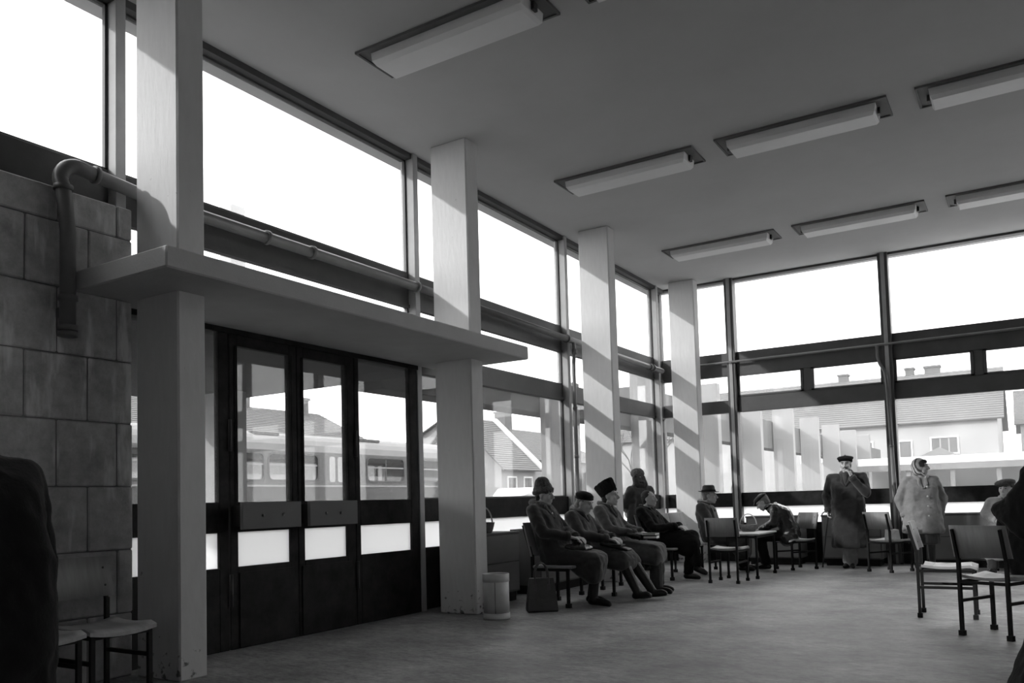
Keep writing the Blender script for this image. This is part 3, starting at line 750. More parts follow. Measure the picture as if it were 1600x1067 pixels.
# ------------------------------------------------------------------ furniture
def make_chair():
    """waiting-room chair, faces local +X: bent plywood seat and back on a black square-tube frame"""
    r = empty('waiting_chair', cat='chair')
    hw, fx_, rx_ = .185, .21, -.21
    st = MB(); n = 8
    for i in range(n + 1):                       # dished seat with the front edge rolled down
        u = i / n; x = -.20 + .44 * u
        z = .455 - .018 * math.sin(math.pi * min(1, u * 1.15)) - (.022 * max(0, (u - .8) / .2) ** 2)
        for j in range(7):
            v = j / 6 * 2 - 1; y = v * .215
            zz = z + .022 * v * v
            st.v.append((x, y, zz)); 
    K = (n + 1) * 7
    for i in range(n + 1):
        for j in range(7):
            q = st.v[i * 7 + j]; st.v.append((q[0], q[1], q[2] - .022))
    def quad(a, b, c_, d): st.f.append([a, b, c_, d]); st.sm.append(True)
    for i in range(n):
        for j in range(6):
            a = i * 7 + j
            quad(a, a + 7, a + 8, a + 1); quad(K + a, K + a + 1, K + a + 8, K + a + 7)
    for i in range(n):
        for j in (0, 6):
            a = i * 7 + j; st.f.append([a, a + 7, K + a + 7, K + a]); st.sm.append(False)
    for j in range(6):
        for i in (0, n):
            a = i * 7 + j; st.f.append([a, a + 1, K + a + 1, K + a]); st.sm.append(False)
    st.build('seat', 'plywood_light', r)
    # backrest: gently curved board leaning back
    bk = MB(); nn = 8
    for side in (0, 1):
        for i in range(2):
            for j in range(nn + 1):
                v = j / nn * 2 - 1
                z = .61 + .25 * i
                x = -.205 - .26 * (z - .61) - .02 * (1 - v * v) - .016 * side
                bk.v.append((x, v * (.225 - .008 * i), z))
    W = nn + 1
    for j in range(nn):
        bk.f += [[j, j + 1, W + j + 1, W + j], [2 * W + j, 3 * W + j, 3 * W + j + 1, 2 * W + j + 1], [j, 2 * W + j, 2 * W + j + 1, j + 1], [W + j, W + j + 1, 3 * W + j + 1, 3 * W + j]]; bk.sm += [True, True, False, False]
    for j in (0, nn): bk.f.append([j, W + j, 3 * W + j, 2 * W + j]); bk.sm.append(False)
    b = bk.build('backrest', 'plywood', r)
    for sy_ in (-1, 1):
        for zz in (.68, .79):
            MB().lathe([(0, .004), (.006, .003), (.008, 0)], 8).build('screw', 'dark_metal', b).matrix_local = Matrix.Translation((-.202 - .26 * (zz - .61) , sy_ * .17, zz)) @ Matrix.Rotation(math.pi / 2, 4, 'Y')
    t = .026
    for sy_ in (-1, 1):
        y = sy_ * hw
        m = MB(); m.bar((rx_ - .02, y, .0), (rx_ - .02, y, .60), t, t, (1, 0, 0)); m.bar((rx_ - .025, y, .59), (rx_ - .085, y, .83), t * .7, t, (1, 0, 0))
        lg = m.build('leg', 'black_steel', r)
        box('foot_cap', 'black_steel', (rx_ - .02 - .021, rx_ - .02 + .021, y - .021, y + .021, 0, .04), lg)
        lg = MB().bar((fx_, y, 0), (fx_, y, .43), t, t, (1, 0, 0)).build('leg', 'black_steel', r)
        box('foot_cap', 'black_steel', (fx_ - .021, fx_ + .021, y - .021, y + .021, 0, .04), lg)
        MB().bar((rx_ - .02, y, .27), (fx_, y, .27), .02, .024).build('stretcher', 'black_steel', r)
        MB().bar((rx_ - .02, y, .417), (fx_ + .01, y, .417), .02, .024).build('seat_rail', 'black_steel', r)
    MB().bar((fx_, -hw, .417), (fx_, hw, .417), .02, .024).build('seat_rail', 'black_steel', r)
    MB().bar((rx_ - .02, -hw, .417), (rx_ - .02, hw, .417), .02, .024).build('seat_rail', 'black_steel', r)
    return r
chair0 = make_chair(); chair_used = [False]
def chair(x, y, deg, label, group='plywood waiting chairs'):
    o = chair0 if not chair_used[0] else copy_tree(chair0); chair_used[0] = True
    o.location = (x, y, 0); o.rotation_euler = (0, 0, R_(deg)); o['label'] = label; o['group'] = group
    return o
chair(-.235, 7.60, 62.6, 'plywood chair with steel legs carrying the woman in the black shawl')
chair(-.67, 8.60, 1, 'plywood chair with steel legs turned sideways, white paper on its seat')
chair(-3.46, 11.08, 90, 'empty plywood chair seen from behind, drawn up to the small table')
chair(-3.10, 13.27, -128, 'plywood chair under the bent man in the leather jacket')
chair(-1.75, 13.17, 60, 'plywood chair with a paper bag on its seat beside the standing woman')
chair(-.30, 13.30, -100, 'plywood chair under the person in the light coat and fur beret')
chair(-4.83, 3.03, 0, 'plywood chair against the stone wall, closer of the two to the column')
chair(-4.83, 2.58, 0, 'plywood chair against the stone wall, half hidden by the dark figure at left')

def make_bench(name, loc, L, label):
    """bench facing local +X, runs along local Y from 0 to L"""
    r = empty(name, loc, 0, label, 'bench', 'benches along the window wall')
    nseat = max(2, round(L / .58)); w = L / nseat
    for i in range(nseat):
        y0, y1 = i * w + .008, (i + 1) * w - .008
        MB().box(-.22, .26, y0, y1, .415, .445).build('seat_board', 'plywood', r, .008)
        m = MB().prism([(-.245, y0, .54), (-.225, y0, .54), (-.315, y0, .91), (-.335, y0, .91)], (0, y1 - y0, 0))
        m.build('back_board', 'plywood', r, .004)
    for y in [.03] + [w * i for i in range(1, nseat)] + [L - .03]:
        lg = MB().bar((-.05 - .18, y, 0), (-.05 - .18, y, .56), .03, .03, (1, 0, 0)).bar((-.235, y, .54), (-.335, y, .88), .02, .03, (1, 0, 0)).build('leg', 'black_steel', r)
        box('foot_cap', 'black_steel', (-.255, -.205, y - .025, y + .025, 0, .045), lg)
        lg = MB().bar((.20, y, 0), (.20, y, .42), .03, .03, (1, 0, 0)).build('leg', 'black_steel', r)
        box('foot_cap', 'black_steel', (.175, .225, y - .025, y + .025, 0, .045), lg)
        MB().bar((-.23, y, .40), (.22, y, .40), .03, .03).build('cross_rail', 'black_steel', r)
    return r
make_bench('waiting_bench', (-4.42, 7.90, 0), 2.36, 'long wooden waiting bench under the two women and the fur-hatted man')
make_bench('waiting_bench', (-4.45, 11.02, 0), 1.95, 'wooden waiting bench beyond the middle column under the man with folded hands')

# small table
t = empty('small_table', (-3.42, 12.03, 0), 0, 'low square table with a pale top in front of the man in the brimmed hat', 'table')
MB().box(-.24, .24, -.50, .50, .595, .62).build('table_top', 'plywood_light', t, .006)
for a in (-1, 1):
    for b in (-1, 1):
        lg = MB().bar((a * .20, b * .46, 0), (a * .20, b * .46, .59), .028, .028, (1, 0, 0)).build('leg', 'black_steel', t)
        box('foot_cap', 'black_steel', (a * .20 - .022, a * .20 + .022, b * .46 - .022, b * .46 + .022, 0, .04), lg)
    MB().bar((a * .20, -.46, .57), (a * .20, .46, .57), .02, .03).build('apron', 'black_steel', t)
for b in (-1, 1): MB().bar((-.20, b * .46, .57), (.20, b * .46, .57), .02, .03).build('apron', 'black_steel', t)

# radiator cabinets
def cabinet(x0, x1, y0, y1, label, face):
    r = empty('radiator_cabinet', ((x0 + x1) / 2, (y0 + y1) / 2, 0), 0, label, 'cabinet', 'radiator cabinets under the windows')
    hx, hy = (x1 - x0) / 2, (y1 - y0) / 2
    box('carcass', 'cabinet_trim', (-hx, hx, -hy, hy, .11, .775), r)
    box('top_board', 'cabinet_trim', (-hx - .01, hx + .01, -hy - .01, hy + .01, .775, .80), r, .004)
    if face == 'x':
        box('panel', 'cabinet_panel', (hx, hx + .014, -hy + .02, hy - .02, .13, .45), r, .003); box('panel', 'cabinet_panel', (hx, hx + .014, -hy + .02, hy - .02, .462, .765), r, .003)
    else:
        box('panel', 'cabinet_panel', (-hx + .02, hx - .02, -hy - .014, -hy, .13, .45), r, .003); box('panel', 'cabinet_panel', (-hx + .02, hx - .02, -hy - .014, -hy, .462, .765), r, .003)
    box('plinth', 'door_paint', (-hx + .04, hx - .04, -hy + .05, hy - .02, 0, .11), r)
cabinet(-4.05, -3.19, 14.0, 14.5, 'grey panelled radiator cabinet behind the bent man under the far window', 'y')
cabinet(-2.84, -1.97, 13.98, 14.44, 'grey panelled radiator cabinet behind the standing man with the cane', 'y')
cabinet(-1.36, .55, 13.98, 14.5, 'wide panelled radiator cabinet behind the woman in the headscarf', 'y')
cabinet(-5.52, -5.12, 7.48, 8.42, 'dark radiator cabinet with a basket on top behind the waste bin', 'x')
cabinet(-5.52, -5.12, 8.9, 10.3, 'long low radiator cabinet behind the first bench, seen under the seats', 'x')

# waste bin
b = empty('waste_bin', (-4.52, 6.98, 0), 0, 'pale enamelled cylindrical waste bin at the foot of a column', 'waste bin')
MB().lathe([(.0, .01), (.122, .01), (.128, 0), (.128, .38), (.122, .385), (.118, .38), (.118, .03), (0, .03)], 36).build('drum', 'bin_enamel', b)
MB().lathe([(.124, .36), (.133, .362), (.133, .437), (.127, .44), (.120, .436), (.120, .36)], 36).build('rim_band', 'bin_enamel', b)
MB().lathe([(.126, .0), (.133, .003), (.133, .058), (.128, .06)], 36).build('base_band', 'bin_enamel', b)
MB().box(.128, .1315, -.003, .003, .06, .362).build('seam', 'cabinet_trim', b).rotation_euler = (0, 0, R_(-62))

# shopping bag on the floor
b = empty('shopping_bag', (-4.36, 7.60, 0), R_(38), 'dark upright shopping bag with two loop handles on the floor', 'bag')
m = MB(); n = 6
pts = []
for z, hx, hy in ((0, .155, .085), (.02, .16, .09), (.18, .145, .07), (.34, .125, .045), (.345, .12, .040)):
    pts.append([(-hx, -hy, z), (hx, -hy, z), (hx, hy, z), (-hx, hy, z)])
vv = [q for r_ in pts for q in r_]
ff = [(0, 3, 2, 1)] + [(i * 4 + j, i * 4 + (j + 1) % 4, i * 4 + 4 + (j + 1) % 4, i * 4 + 4 + j) for i in range(4) for j in range(4)] + [(16, 17, 18, 19)]
m.add(vv, ff).build('bag_body', 'vinyl_bag', b, .012, 2)
for sy_ in (-1, 1):
    pa = [(-.07, sy_ * .055, .25), (-.072, sy_ * .05, .36)] + [(-.07 * math.cos(a), sy_ * (.05 - .01 * math.sin(a)), .36 + .14 * math.sin(a)) for a in [math.pi * i / 10 for i in range(1, 10)]] + [(.072, sy_ * .05, .36), (.07, sy_ * .055, .25)]
    hd = MB().tube(pa, .008, 8).build('handle', 'stocking', b)
    for sx_ in (-1, 1): box('handle_patch', 'stocking', (sx_ * .07 - .016, sx_ * .07 + .016, sy_ * .062 - .004, sy_ * .062 + .004, .22, .28), hd)

def basket(loc, rz, label, s=1.0):
    b = empty('wicker_basket', loc, rz, label, 'basket')
    m = MB()
    m.lathe([(0, 0), (.085 * s, 0), (.10 * s, .03 * s), (.115 * s, .09 * s), (.12 * s, .12 * s), (.112 * s, .12 * s), (.10 * s, .04 * s), (0, .03 * s)], 24, sx=1.25).build('bowl', 'wicker', b)
    for i in range(5):
        MB().tube([(1.25 * (.09 + .006 * i) * s * math.cos(a) * 1.0, (.09 + .006 * i) * s * math.sin(a), (.015 + .024 * i) * s) for a in [2 * math.pi * q / 24 for q in range(25)]], .007 * s, 6, False).build('cane_band', 'wicker', b)
    MB().tube([(.14 * s * math.cos(a), 0, .10 * s + .20 * s * math.sin(a)) for a in [math.pi * i / 16 for i in range(17)]], .008, 8).build('hoop_handle', 'plywood_light', b)
basket((-5.25, 7.86, .80), R_(70), 'wicker basket with hoop handle on the dark cabinet behind the column')
basket((-3.52, 12.28, .62), R_(10), 'wicker basket with tall hoop handle standing on the small table', .85)

# paper bag on the chair, papers, books
b = empty('paper_bag', (-1.71, 13.17, .445), R_(60 - 90), 'pale folded paper bag standing on a plywood chair', 'bag')
m = MB(); vv = [(-.10, -.05, 0), (.10, -.05, 0), (.10, .05, 0), (-.10, .05, 0), (-.095, -.035, .16), (.09, -.035, .15), (.09, .03, .155), (-.09, .03, .17)]
m.add(vv, [(0, 3, 2, 1), (4, 5, 6, 7), (0, 1, 5, 4), (1, 2, 6, 5), (2, 3, 7, 6), (3, 0, 4, 7)]).build('bag_body', 'paper_bag', b, .01, 2)
MB().prism([(-.09, -.036, .15), (.085, -.036, .145), (.06, -.048, .105), (-.07, -.048, .11)], (0, -.004, 0)).build('folded_flap', 'paper_bag', b)
b = empty('newspaper', (-.63, 8.60, .452), R_(1), 'white folded newspaper lying on the sideways plywood chair', 'newspaper')
MB().box(-.15, .15, -.20, .20, 0, .006).build('sheet', 'white_paper', b)
MB().box(-.14, .155, -.19, .195, .006, .014).build('sheet', 'white_paper', b).rotation_euler = (0, 0, R_(3))
# ------------------------------------------------------------------ people
class Blob:
    """closed solids that are fused into one continuous surface by voxel remeshing"""
    def __init__(s): s.bm = bmesh.new()
    def hull(s, sph, n=10):
        b = bmesh.new()
        for c, r in sph:
            mt = Matrix.Translation(Vector(c))
            rr = (r, r, r) if not isinstance(r, (tuple, list)) else r
            bmesh.ops.create_uvsphere(b, u_segments=n, v_segments=max(5, n // 2 + 1), radius=1.0, matrix=mt @ Matrix.Diagonal((*rr, 1)))
        if len(sph) > 1:
            res = bmesh.ops.convex_hull(b, input=b.verts)
            dead = [g for g in res['geom_interior'] if isinstance(g, bmesh.types.BMVert)]
            bmesh.ops.delete(b, geom=dead, context='VERTS')
            loose = [f for f in b.faces if all(len(e.link_faces) != 2 for e in f.edges)]
            if loose: bmesh.ops.delete(b, geom=loose, context='FACES')
        s._merge(b); return s
    def _merge(s, b):
        me = bpy.data.meshes.new('tmp'); b.to_mesh(me); b.free(); s.bm.from_mesh(me); bpy.data.meshes.remove(me)
    def cap(s, a, b, r0, r1=None, n=10): return s.hull([(a, r0), (b, r0 if r1 is None else r1)], n)
    def ell(s, c, r, rot=None, n=14):
        b = bmesh.new(); m = Matrix.Translation(Vector(c))
        if rot is not None: m = m @ rot.to_4x4()
        bmesh.ops.create_uvsphere(b, u_segments=n, v_segments=n // 2 + 2, radius=1.0, matrix=m @ Matrix.Diagonal((*r, 1)))
        s._merge(b); return s
    def path(s, pts, r, n=8):
        rs = r if isinstance(r, (list, tuple)) else [r] * len(pts)
        for i in range(len(pts) - 1): s.cap(pts[i], pts[i + 1], rs[i], rs[i + 1], n)
        return s
    def build(s, name, m, parent, voxel=.012, smooth=4, fold=0.0, fscale=9.0, seed=0, mtx=None):
        me = bpy.data.meshes.new(name); s.bm.to_mesh(me); s.bm.free()
        o = bpy.data.objects.new(name, me); COL.objects.link(o)
        md = o.modifiers.new('r', 'REMESH'); md.mode = 'VOXEL'; md.voxel_size = voxel; md.use_smooth_shade = True
        if smooth:
            sm = o.modifiers.new('s', 'SMOOTH'); sm.iterations = smooth; sm.factor = .5
        dg = bpy.context.evaluated_depsgraph_get(); dg.update()
        ev = o.evaluated_get(dg); nm = bpy.data.meshes.new_from_object(ev)
        o.modifiers.clear(); o.data = nm; bpy.data.meshes.remove(me); nm.name = name
        if fold > 0:
            k = len(nm.vertices); co = np.empty(k * 3); no = np.empty(k * 3)
            nm.vertices.foreach_get('co', co); nm.vertices.foreach_get('normal', no)
            co = co.reshape(-1, 3); no = no.reshape(-1, 3); off = Vector((seed * 3.1, seed * 1.7, seed))
            d = np.array([noise.noise((Vector(c) * fscale + off)) + .5 * noise.noise(Vector(c) * fscale * 2.3 + off) for c in co])
            d = (1 - np.abs(d)) * 2 - 1.4
            co = co + no * (d * fold)[:, None]
            nm.vertices.foreach_set('co', co.ravel())
        nm.polygons.foreach_set('use_smooth', [True] * len(nm.polygons))
        nm.materials.clear(); nm.materials.append(MATS[m]); nm.update()
        o.parent = parent
        if mtx is not None: o.matrix_local = mtx
        return o
V = Vector
def hand(B, w, d, n, side, curl=.6, s=1.0):
    """palm, four unequal fingers with knuckle bends, thumb off the palm's side.
    w wrist, d pointing direction, n palm normal (towards what is held), side +1/-1: where the thumb leaves"""
    d = V(d).normalized(); n = V(n); n = (n - d * n.dot(d)).normalized(); t = d.cross(n) * side
    w = V(w)
    kn = [w + d * (.088 - abs(i - 1.2) * .004) * s + t * (.030 - .020 * i) * s for i in range(4)]
    B.hull([(w + t * .015 * s, .017 * s), (w - t * .015 * s, .017 * s)] + [(k, .0115 * s) for k in kn], 8)
    for i, k in enumerate(kn):
        L = (.042, .047, .044, .034)[i] * s
        a1 = curl * .9; a2 = curl * 2.0
        p1 = k + (d * math.cos(a1) + n * math.sin(a1)) * L
        p2 = p1 + (d * math.cos(a2) + n * math.sin(a2)) * L * .62
        B.path([k, p1, p2], [.0095 * s, .0088 * s, .0078 * s], 8)
    tb = w + d * .028 * s + t * .028 * s
    t1 = tb + (d * .62 + t * .62 + n * .25).normalized() * .040 * s
    t2 = t1 + (d * .85 + t * .05 + n * .45).normalized() * .030 * s
    B.path([w + d * .012 * s + t * .012 * s, tb, t1, t2], [.015 * s, .0135 * s, .0105 * s, .009 * s], 8)

def head_frame(c, yaw, pitch, roll=0.0):
    """matrix whose X is the facing direction, Z the crown"""
    return Matrix.Translation(V(c)) @ Matrix.Rotation(yaw, 4, 'Z') @ Matrix.Rotation(-pitch, 4, 'Y') @ Matrix.Rotation(roll, 4, 'X')
def head(B, H, s=1.0):
    P = lambda x, y, z: H @ V((x * s, y * s, z * s)); rot = H.to_3x3()
    B.ell(P(-.012, 0, .028), (.094 * s, .076 * s, .092 * s), rot, 16)
    B.ell(P(.028, 0, -.028), (.066 * s, .062 * s, .088 * s), rot, 16)
    B.hull([(P(.064, 0, -.098), .022 * s), (P(.055, .02, -.09), .02 * s), (P(.055, -.02, -.09), .02 * s), (P(-.01, .055, -.06), .02 * s), (P(-.01, -.055, -.06), .02 * s)])
    B.path([P(.086, 0, .020), P(.106, 0, -.012), P(.117, 0, -.030)], [.010 * s, .012 * s, .0135 * s])
    for a in (-1, 1):
        B.ell(P(.103, a * .012, -.034), (.012 * s, .010 * s, .009 * s), rot, 8)
        B.ell(P(.060, a * .040, -.022), (.026 * s, .022 * s, .026 * s), rot, 8)
        B.path([P(.083, a * .012, .034), P(.076, a * .042, .032)], [.011 * s, .010 * s])
        B.ell(P(-.008, a * .077, -.008), (.020 * s, .010 * s, .034 * s), rot, 8)
    B.path([P(.085, -.018, -.064), P(.094, 0, -.062), P(.085, .018, -.064)], .0085 * s)
    B.path([P(.082, -.016, -.076), P(.090, 0, -.076), P(.082, .016, -.076)], .0085 * s)

DEF_SIT = dict(pel=(0, 0, .54), chest=(-.13, 0, .90), neck=(-.19, 0, 1.095), head=(-.135, 0, 1.235), hy=0, hp=-.02,
               sl=(-.18, .19, 1.035), sr=(-.18, -.19, 1.035), el=(-.02, .27, .80), er=(-.02, -.27, .80), wl=(.20, .07, .715), wr=(.20, -.07, .715),
               hl=(0, .10, .53), hr=(0, -.10, .53), kl=(.46, .11, .495), kr=(.46, -.11, .495), al=(.45, .11, .095), ar=(.45, -.11, .095), tl=(.60, .12, .035), tr=(.60, -.12, .035),
               hdl=((1, -.3, -.2), (0, 0, -1)), hdr=((1, .3, -.2), (0, 0, -1)))
DEF_STAND = dict(pel=(0, 0, .93), chest=(0, 0, 1.22), neck=(-.01, 0, 1.44), head=(.025, 0, 1.585), hy=0, hp=0,
                 sl=(-.01, .20, 1.38), sr=(-.01, -.20, 1.38), el=(-.03, .27, 1.09), er=(-.03, -.27, 1.09), wl=(.07, .27, .86), wr=(.07, -.27, .86),
                 hl=(0, .10, .90), hr=(0, -.10, .90), kl=(.02, .10, .49), kr=(.02, -.10, .49), al=(-.01, .10, .09), ar=(-.01, -.10, .09), tl=(.15, .12, .03), tr=(.15, -.12, .03),
                 hdl=((.2, 0, -1), (0, -1, 0)), hdr=((.2, 0, -1), (0, 1, 0)))
def person(label, loc, deg, pose, base=DEF_SIT, s=1.0, coat='wool_dark', coat_hem='knee', girth=1.0, legwear='wool_black', legs='trousers', shoes='leather_black', skin='skin', collar=None, hands=True, seed=1, group='people waiting in the hall', gloves=None, hair=None, fold=.008, hem_drop=.22, leg_r=1.0):
    """root Empty, body as one continuous surface, clothes as children; faces local +X"""
    J = dict(base); J.update(pose); J = {k: (V(v) if isinstance(v, tuple) and len(v) == 3 and not isinstance(v[0], tuple) else v) for k, v in J.items()}
    r = empty('person', loc, R_(deg), label, 'person', group); r.scale = (s, s, s)
    g = girth
    if base is DEF_SIT: J['head'] = J['head'] - V((0, 0, .022))
    H = head_frame(J['head'], J['hy'], J['hp'], J.get('hroll', 0.0))
    B = Blob(); head(B, H)
    B.cap(J['neck'] - V((0, 0, .03)), H @ V((-.02, 0, -.05)), .056, .052)
    B.hull([(J['chest'] + V((0, .07, 0)), .085), (J['chest'] - V((0, .07, 0)), .085), (J['neck'], .05), (J['sl'], .05), (J['sr'], .05)])
    B.hull([(J['chest'] + V((0, .06, 0)), .085), (J['chest'] - V((0, .06, 0)), .085), (J['hl'], .085), (J['hr'], .085)])
    for q in 'lr':
        B.path([J['s' + q], J['e' + q], J['w' + q]], [.048, .040, .028]); B.path([J['h' + q], J['k' + q], J['a' + q]], [.078, .054, .038])
        B.hull([(J['a' + q] - V((0, 0, .03)), .035), (J['t' + q], .024)])
        d, n = J['hd' + q]
        if hands: hand(B, J['w' + q] + V(d).normalized() * .012, d, n, 1 if q == 'r' else -1, J.get('curl', .55), 1.0)
    body = B.build('body', skin, r, .008, 2)
    for a in (-1, 1):
        e = MB().lathe([(0, -.0095), (.0075, -.006), (.0098, 0), (.0075, .006), (0, .0095)], 10).build('eye', 'eye_dark', body)
        e.matrix_local = H @ Matrix.Translation((.084, a * .030, .010)) @ Matrix.Diagonal((.55, 1.35, .55, 1))
        MB().tube([(.0, -.02 * 1, 0), (.006, 0, .004), (-.002, .02, -.001)], .0042, 6).build('eyebrow', 'hair_dark', body).matrix_local = H @ Matrix.Translation((.088, a * .030, .032))
    # ---- coat
    if coat:
        C = Blob()
        ch = J['chest']
        fwd_c = V((.02, 0, 0))
        C.hull([(ch + V((.005, .085 * g, .02)), .118 * g), (ch + V((.005, -.085 * g, .02)), .118 * g), (J['sl'] + V((0, -.02, .005)), .072), (J['sr'] + V((0, .02, .005)), .072), (J['neck'] - V((0, 0, .045)), .075)])
        hq = .128 * g if coat_hem in ('knee', 'hip') else .10
        C.hull([(ch + V((.01, .085 * g, .02)), .12 * g), (ch + V((.01, -.085 * g, .02)), .12 * g), (J['hl'] + V((0, .025, .03)), hq), (J['hr'] + V((0, -.025, .03)), hq)])
        for q in 'lr':
            w = J['w' + q]; e = J['e' + q]; cuff = e.lerp(w, .97)
            C.cap(J['s' + q], e, .075 * (g * .5 + .5), .066); C.cap(e, cuff, .066, .052)
        if coat_hem == 'knee':                    # seated: skirt of the coat over the thighs, hanging a little past the knees
            C.hull([(J['hl'] + V((0, .025, .0)), .12 * g), (J['hr'] + V((0, -.025, 0)), .12 * g), (J['kl'] + V((-.02, .01, -.005)), .092 * g), (J['kr'] + V((-.02, -.01, -.005)), .092 * g)])
            dn = V((0, 0, -hem_drop))
            C.hull([(J['kl'] + V((-.0, .015, -.01)), .092 * g), (J['kr'] + V((-.0, -.015, -.01)), .092 * g), (J['kl'].lerp(J['al'], hem_drop / .4) + V((.0, .02, 0)), .088 * g), (J['kr'].lerp(J['ar'], hem_drop / .4) + V((.0, -.02, 0)), .088 * g), (J['hl'].lerp(J['kl'], .55) + V((0, .02, -.06)), .08), (J['hr'].lerp(J['kr'], .55) + V((0, -.02, -.06)), .08)])
        elif coat_hem == 'hip':
            C.hull([(J['hl'] + V((0, .03, .02)), .13 * g), (J['hr'] + V((0, -.03, .02)), .13 * g), (J['hl'] + V((.05, .03, -.06)), .11 * g), (J['hr'] + V((.05, -.03, -.06)), .11 * g)])
        else:                                     # standing: number = height of the hem
            hz = float(coat_hem); fl = J.get('flare', .19)
            n_ = 10; ring = []
            for i in range(n_):
                a = 2 * math.pi * i / n_; ring.append((V((math.cos(a) * (fl - .02) * .85 + .0, math.sin(a) * fl, hz + .03)), .035))
            C.hull([(J['hl'] + V((0, .03, .14)), .10 * g), (J['hr'] + V((0, -.03, .14)), .10 * g)] + ring)
        co = C.build('coat', coat, r, .0135, 5, fold, 8.0, seed)
        # collar and front opening
        K = Blob(); nk = J['neck']; tilt = (J['neck'] - J['chest']).normalized()
        cr = .098 if collar else .086; th = .042 if collar else .028
        pts = [nk + V((math.cos(a) * cr * .95 + .008, math.sin(a) * cr, .040 - .060 * (.5 + .5 * math.cos(a)))) for a in [R_(38 + 284 * i / 12) for i in range(13)]]
        K.path(pts, th)
        fr = J['chest'] + V((.115 * g, 0, .02)); 
        for a in (-1, 1):
            K.hull([(nk + V((.080, a * .045, -.02)), th * .8), (nk.lerp(fr, .55) + V((.055, a * .055, 0)), .016), (fr + V((.012, a * .012, .03)), .010)], 8)
        K.build('collar', collar or coat, r, .0095, 3, .004, 14, seed)
        for q in 'lr':
            e = J['e' + q]; w = J['w' + q]; d = (w - e).normalized(); p0 = e.lerp(w, .86)
            MB().tube([p0, p0 + d * .006, p0 + d * .05, p0 + d * .056], [.056, .060, .058, .052], 16).build('cuff', coat, co)
    # ---- legs
    if legs == 'trousers':
        T = Blob()
        for q in 'lr':
            end = J['k' + q].lerp(J['a' + q], .93)
            T.path([J['h' + q], J['k' + q], end], [.092, .080 * leg_r, .074 * leg_r])
        T.hull([(J['hl'], .10), (J['hr'], .10)])
        T.build('trousers', legwear, r, .012, 3, .006, 10, seed + 3)
    else:
        T = Blob()
        for q in 'lr': T.path([J['h' + q], J['k' + q], J['a' + q]], [.084, .060, .044])
        T.build('stockings', legwear, r, .012, 3)
    for q in 'lr':
        S = Blob(); a = J['a' + q]; t_ = J['t' + q]
        if shoes == 'boots':
            S.path([J['k' + q].lerp(a, .28), J['k' + q].lerp(a, .7), a], [.068, .060, .052])
        else: S.cap(a + V((0, 0, .0)), a - V((0, 0, .02)), .046)
        f = (t_ - a); f.z = 0; f = f.normalized() if f.length > .01 else V((1, 0, 0)); sl = (t_ - (a - V((0, 0, .055))))
        S.hull([(a - V((0, 0, .045)) - f * .03, .040), (a + sl * .55 - V((0, 0, .045)), .042), (t_, .030), (t_ - f * .04 + V((0, 0, .012)), .036)])
        sh = S.build('boot' if shoes == 'boots' else 'shoe', 'leather_black', r, .009, 3)
    return r, J, H, body
# ---- headwear and hair
def cloche(r, H, m='fur_grey'):
    B = Blob(); P = lambda x, y, z: H @ V((x, y, z)); rot = H.to_3x3()
    B.ell(P(-.02, 0, .055), (.120, .102, .062), rot); B.hull([(P(-.020, 0, .065), .104), (P(-.035, .03, .135), .066), (P(-.035, -.03, .135), .066), (P(-.07, 0, .12), .06)], 14)
    B.path([P(.098 * math.cos(a) - .018, .102 * math.sin(a), .040 + .030 * math.cos(a)) for a in [2 * math.pi * i / 14 for i in range(15)]], .026)
    B.build('cloche_hat', m, r, .010, 3, .006, 18, 4)
def beret(r, H, m='wool_black', tilt=(0.0, .0), R=.122, back=.02, up_=.085, th=.046, nub=False):
    B = Blob(); rot = H.to_3x3() @ Euler((tilt[0], tilt[1], 0)).to_matrix()
    c = H @ V((-back, 0, up_))
    B.ell(c, (R, R * .97, th), rot, 18)
    B.path([H @ V((.094 * math.cos(a) - .012, .088 * math.sin(a), .058 + .012 * math.cos(a))) for a in [2 * math.pi * i / 14 for i in range(15)]], .016)
    if nub: B.cap(c + rot @ V((0, 0, th)), c + rot @ V((0, 0, th + .02)), .008)
    B.build('beret', m, r, .0085, 2, .003, 22, 2)
def fur_hat(r, H, m='fur_black', back=.35):
    B = Blob(); F = H @ Matrix.Translation((-.012, 0, .045)) @ Matrix.Rotation(-back, 4, 'Y')
    for a_ in (1,):
        sp_ = []
        for i in range(14):
            a = 2 * math.pi * i / 14
            sp_.append((F @ V((.100 * math.cos(a), .090 * math.sin(a), .0)), .016)); sp_.append((F @ V((.118 * math.cos(a), .085 * math.sin(a), .135)), .020))
        B.hull(sp_, 8)
    B.build('fur_hat', m, r, .010, 2, .007, 26, 6)
def fedora(r, H, m='wool_charcoal'):
    b = MB(); prof = [(0, .150), (.035, .148), (.060, .152), (.082, .135), (.092, .06), (.097, .045)]
    b.lathe(prof, 28, sx=1.10, sy=.92)
    o1 = b.build('hat_crown', m, r); o1.matrix_local = H @ Matrix.Translation((-.012, 0, .012))
    br = MB(); br.lathe([(.094, .048), (.12, .046), (.140, .052), (.146, .060), (.140, .058), (.12, .052), (.094, .054)], 32, sx=1.10, sy=.95)
    o2 = br.build('hat_brim', m, r); o2.matrix_local = H @ Matrix.Translation((-.012, 0, .012)) @ Matrix.Rotation(.05, 4, 'Y')
    bd = MB(); bd.lathe([(.0975, .052), (.0985, .053), (.0955, .080), (.094, .081)], 28, sx=1.10, sy=.92)
    o3 = bd.build('hat_band', 'fur_black', r); o3.matrix_local = H @ Matrix.Translation((-.012, 0, .012))
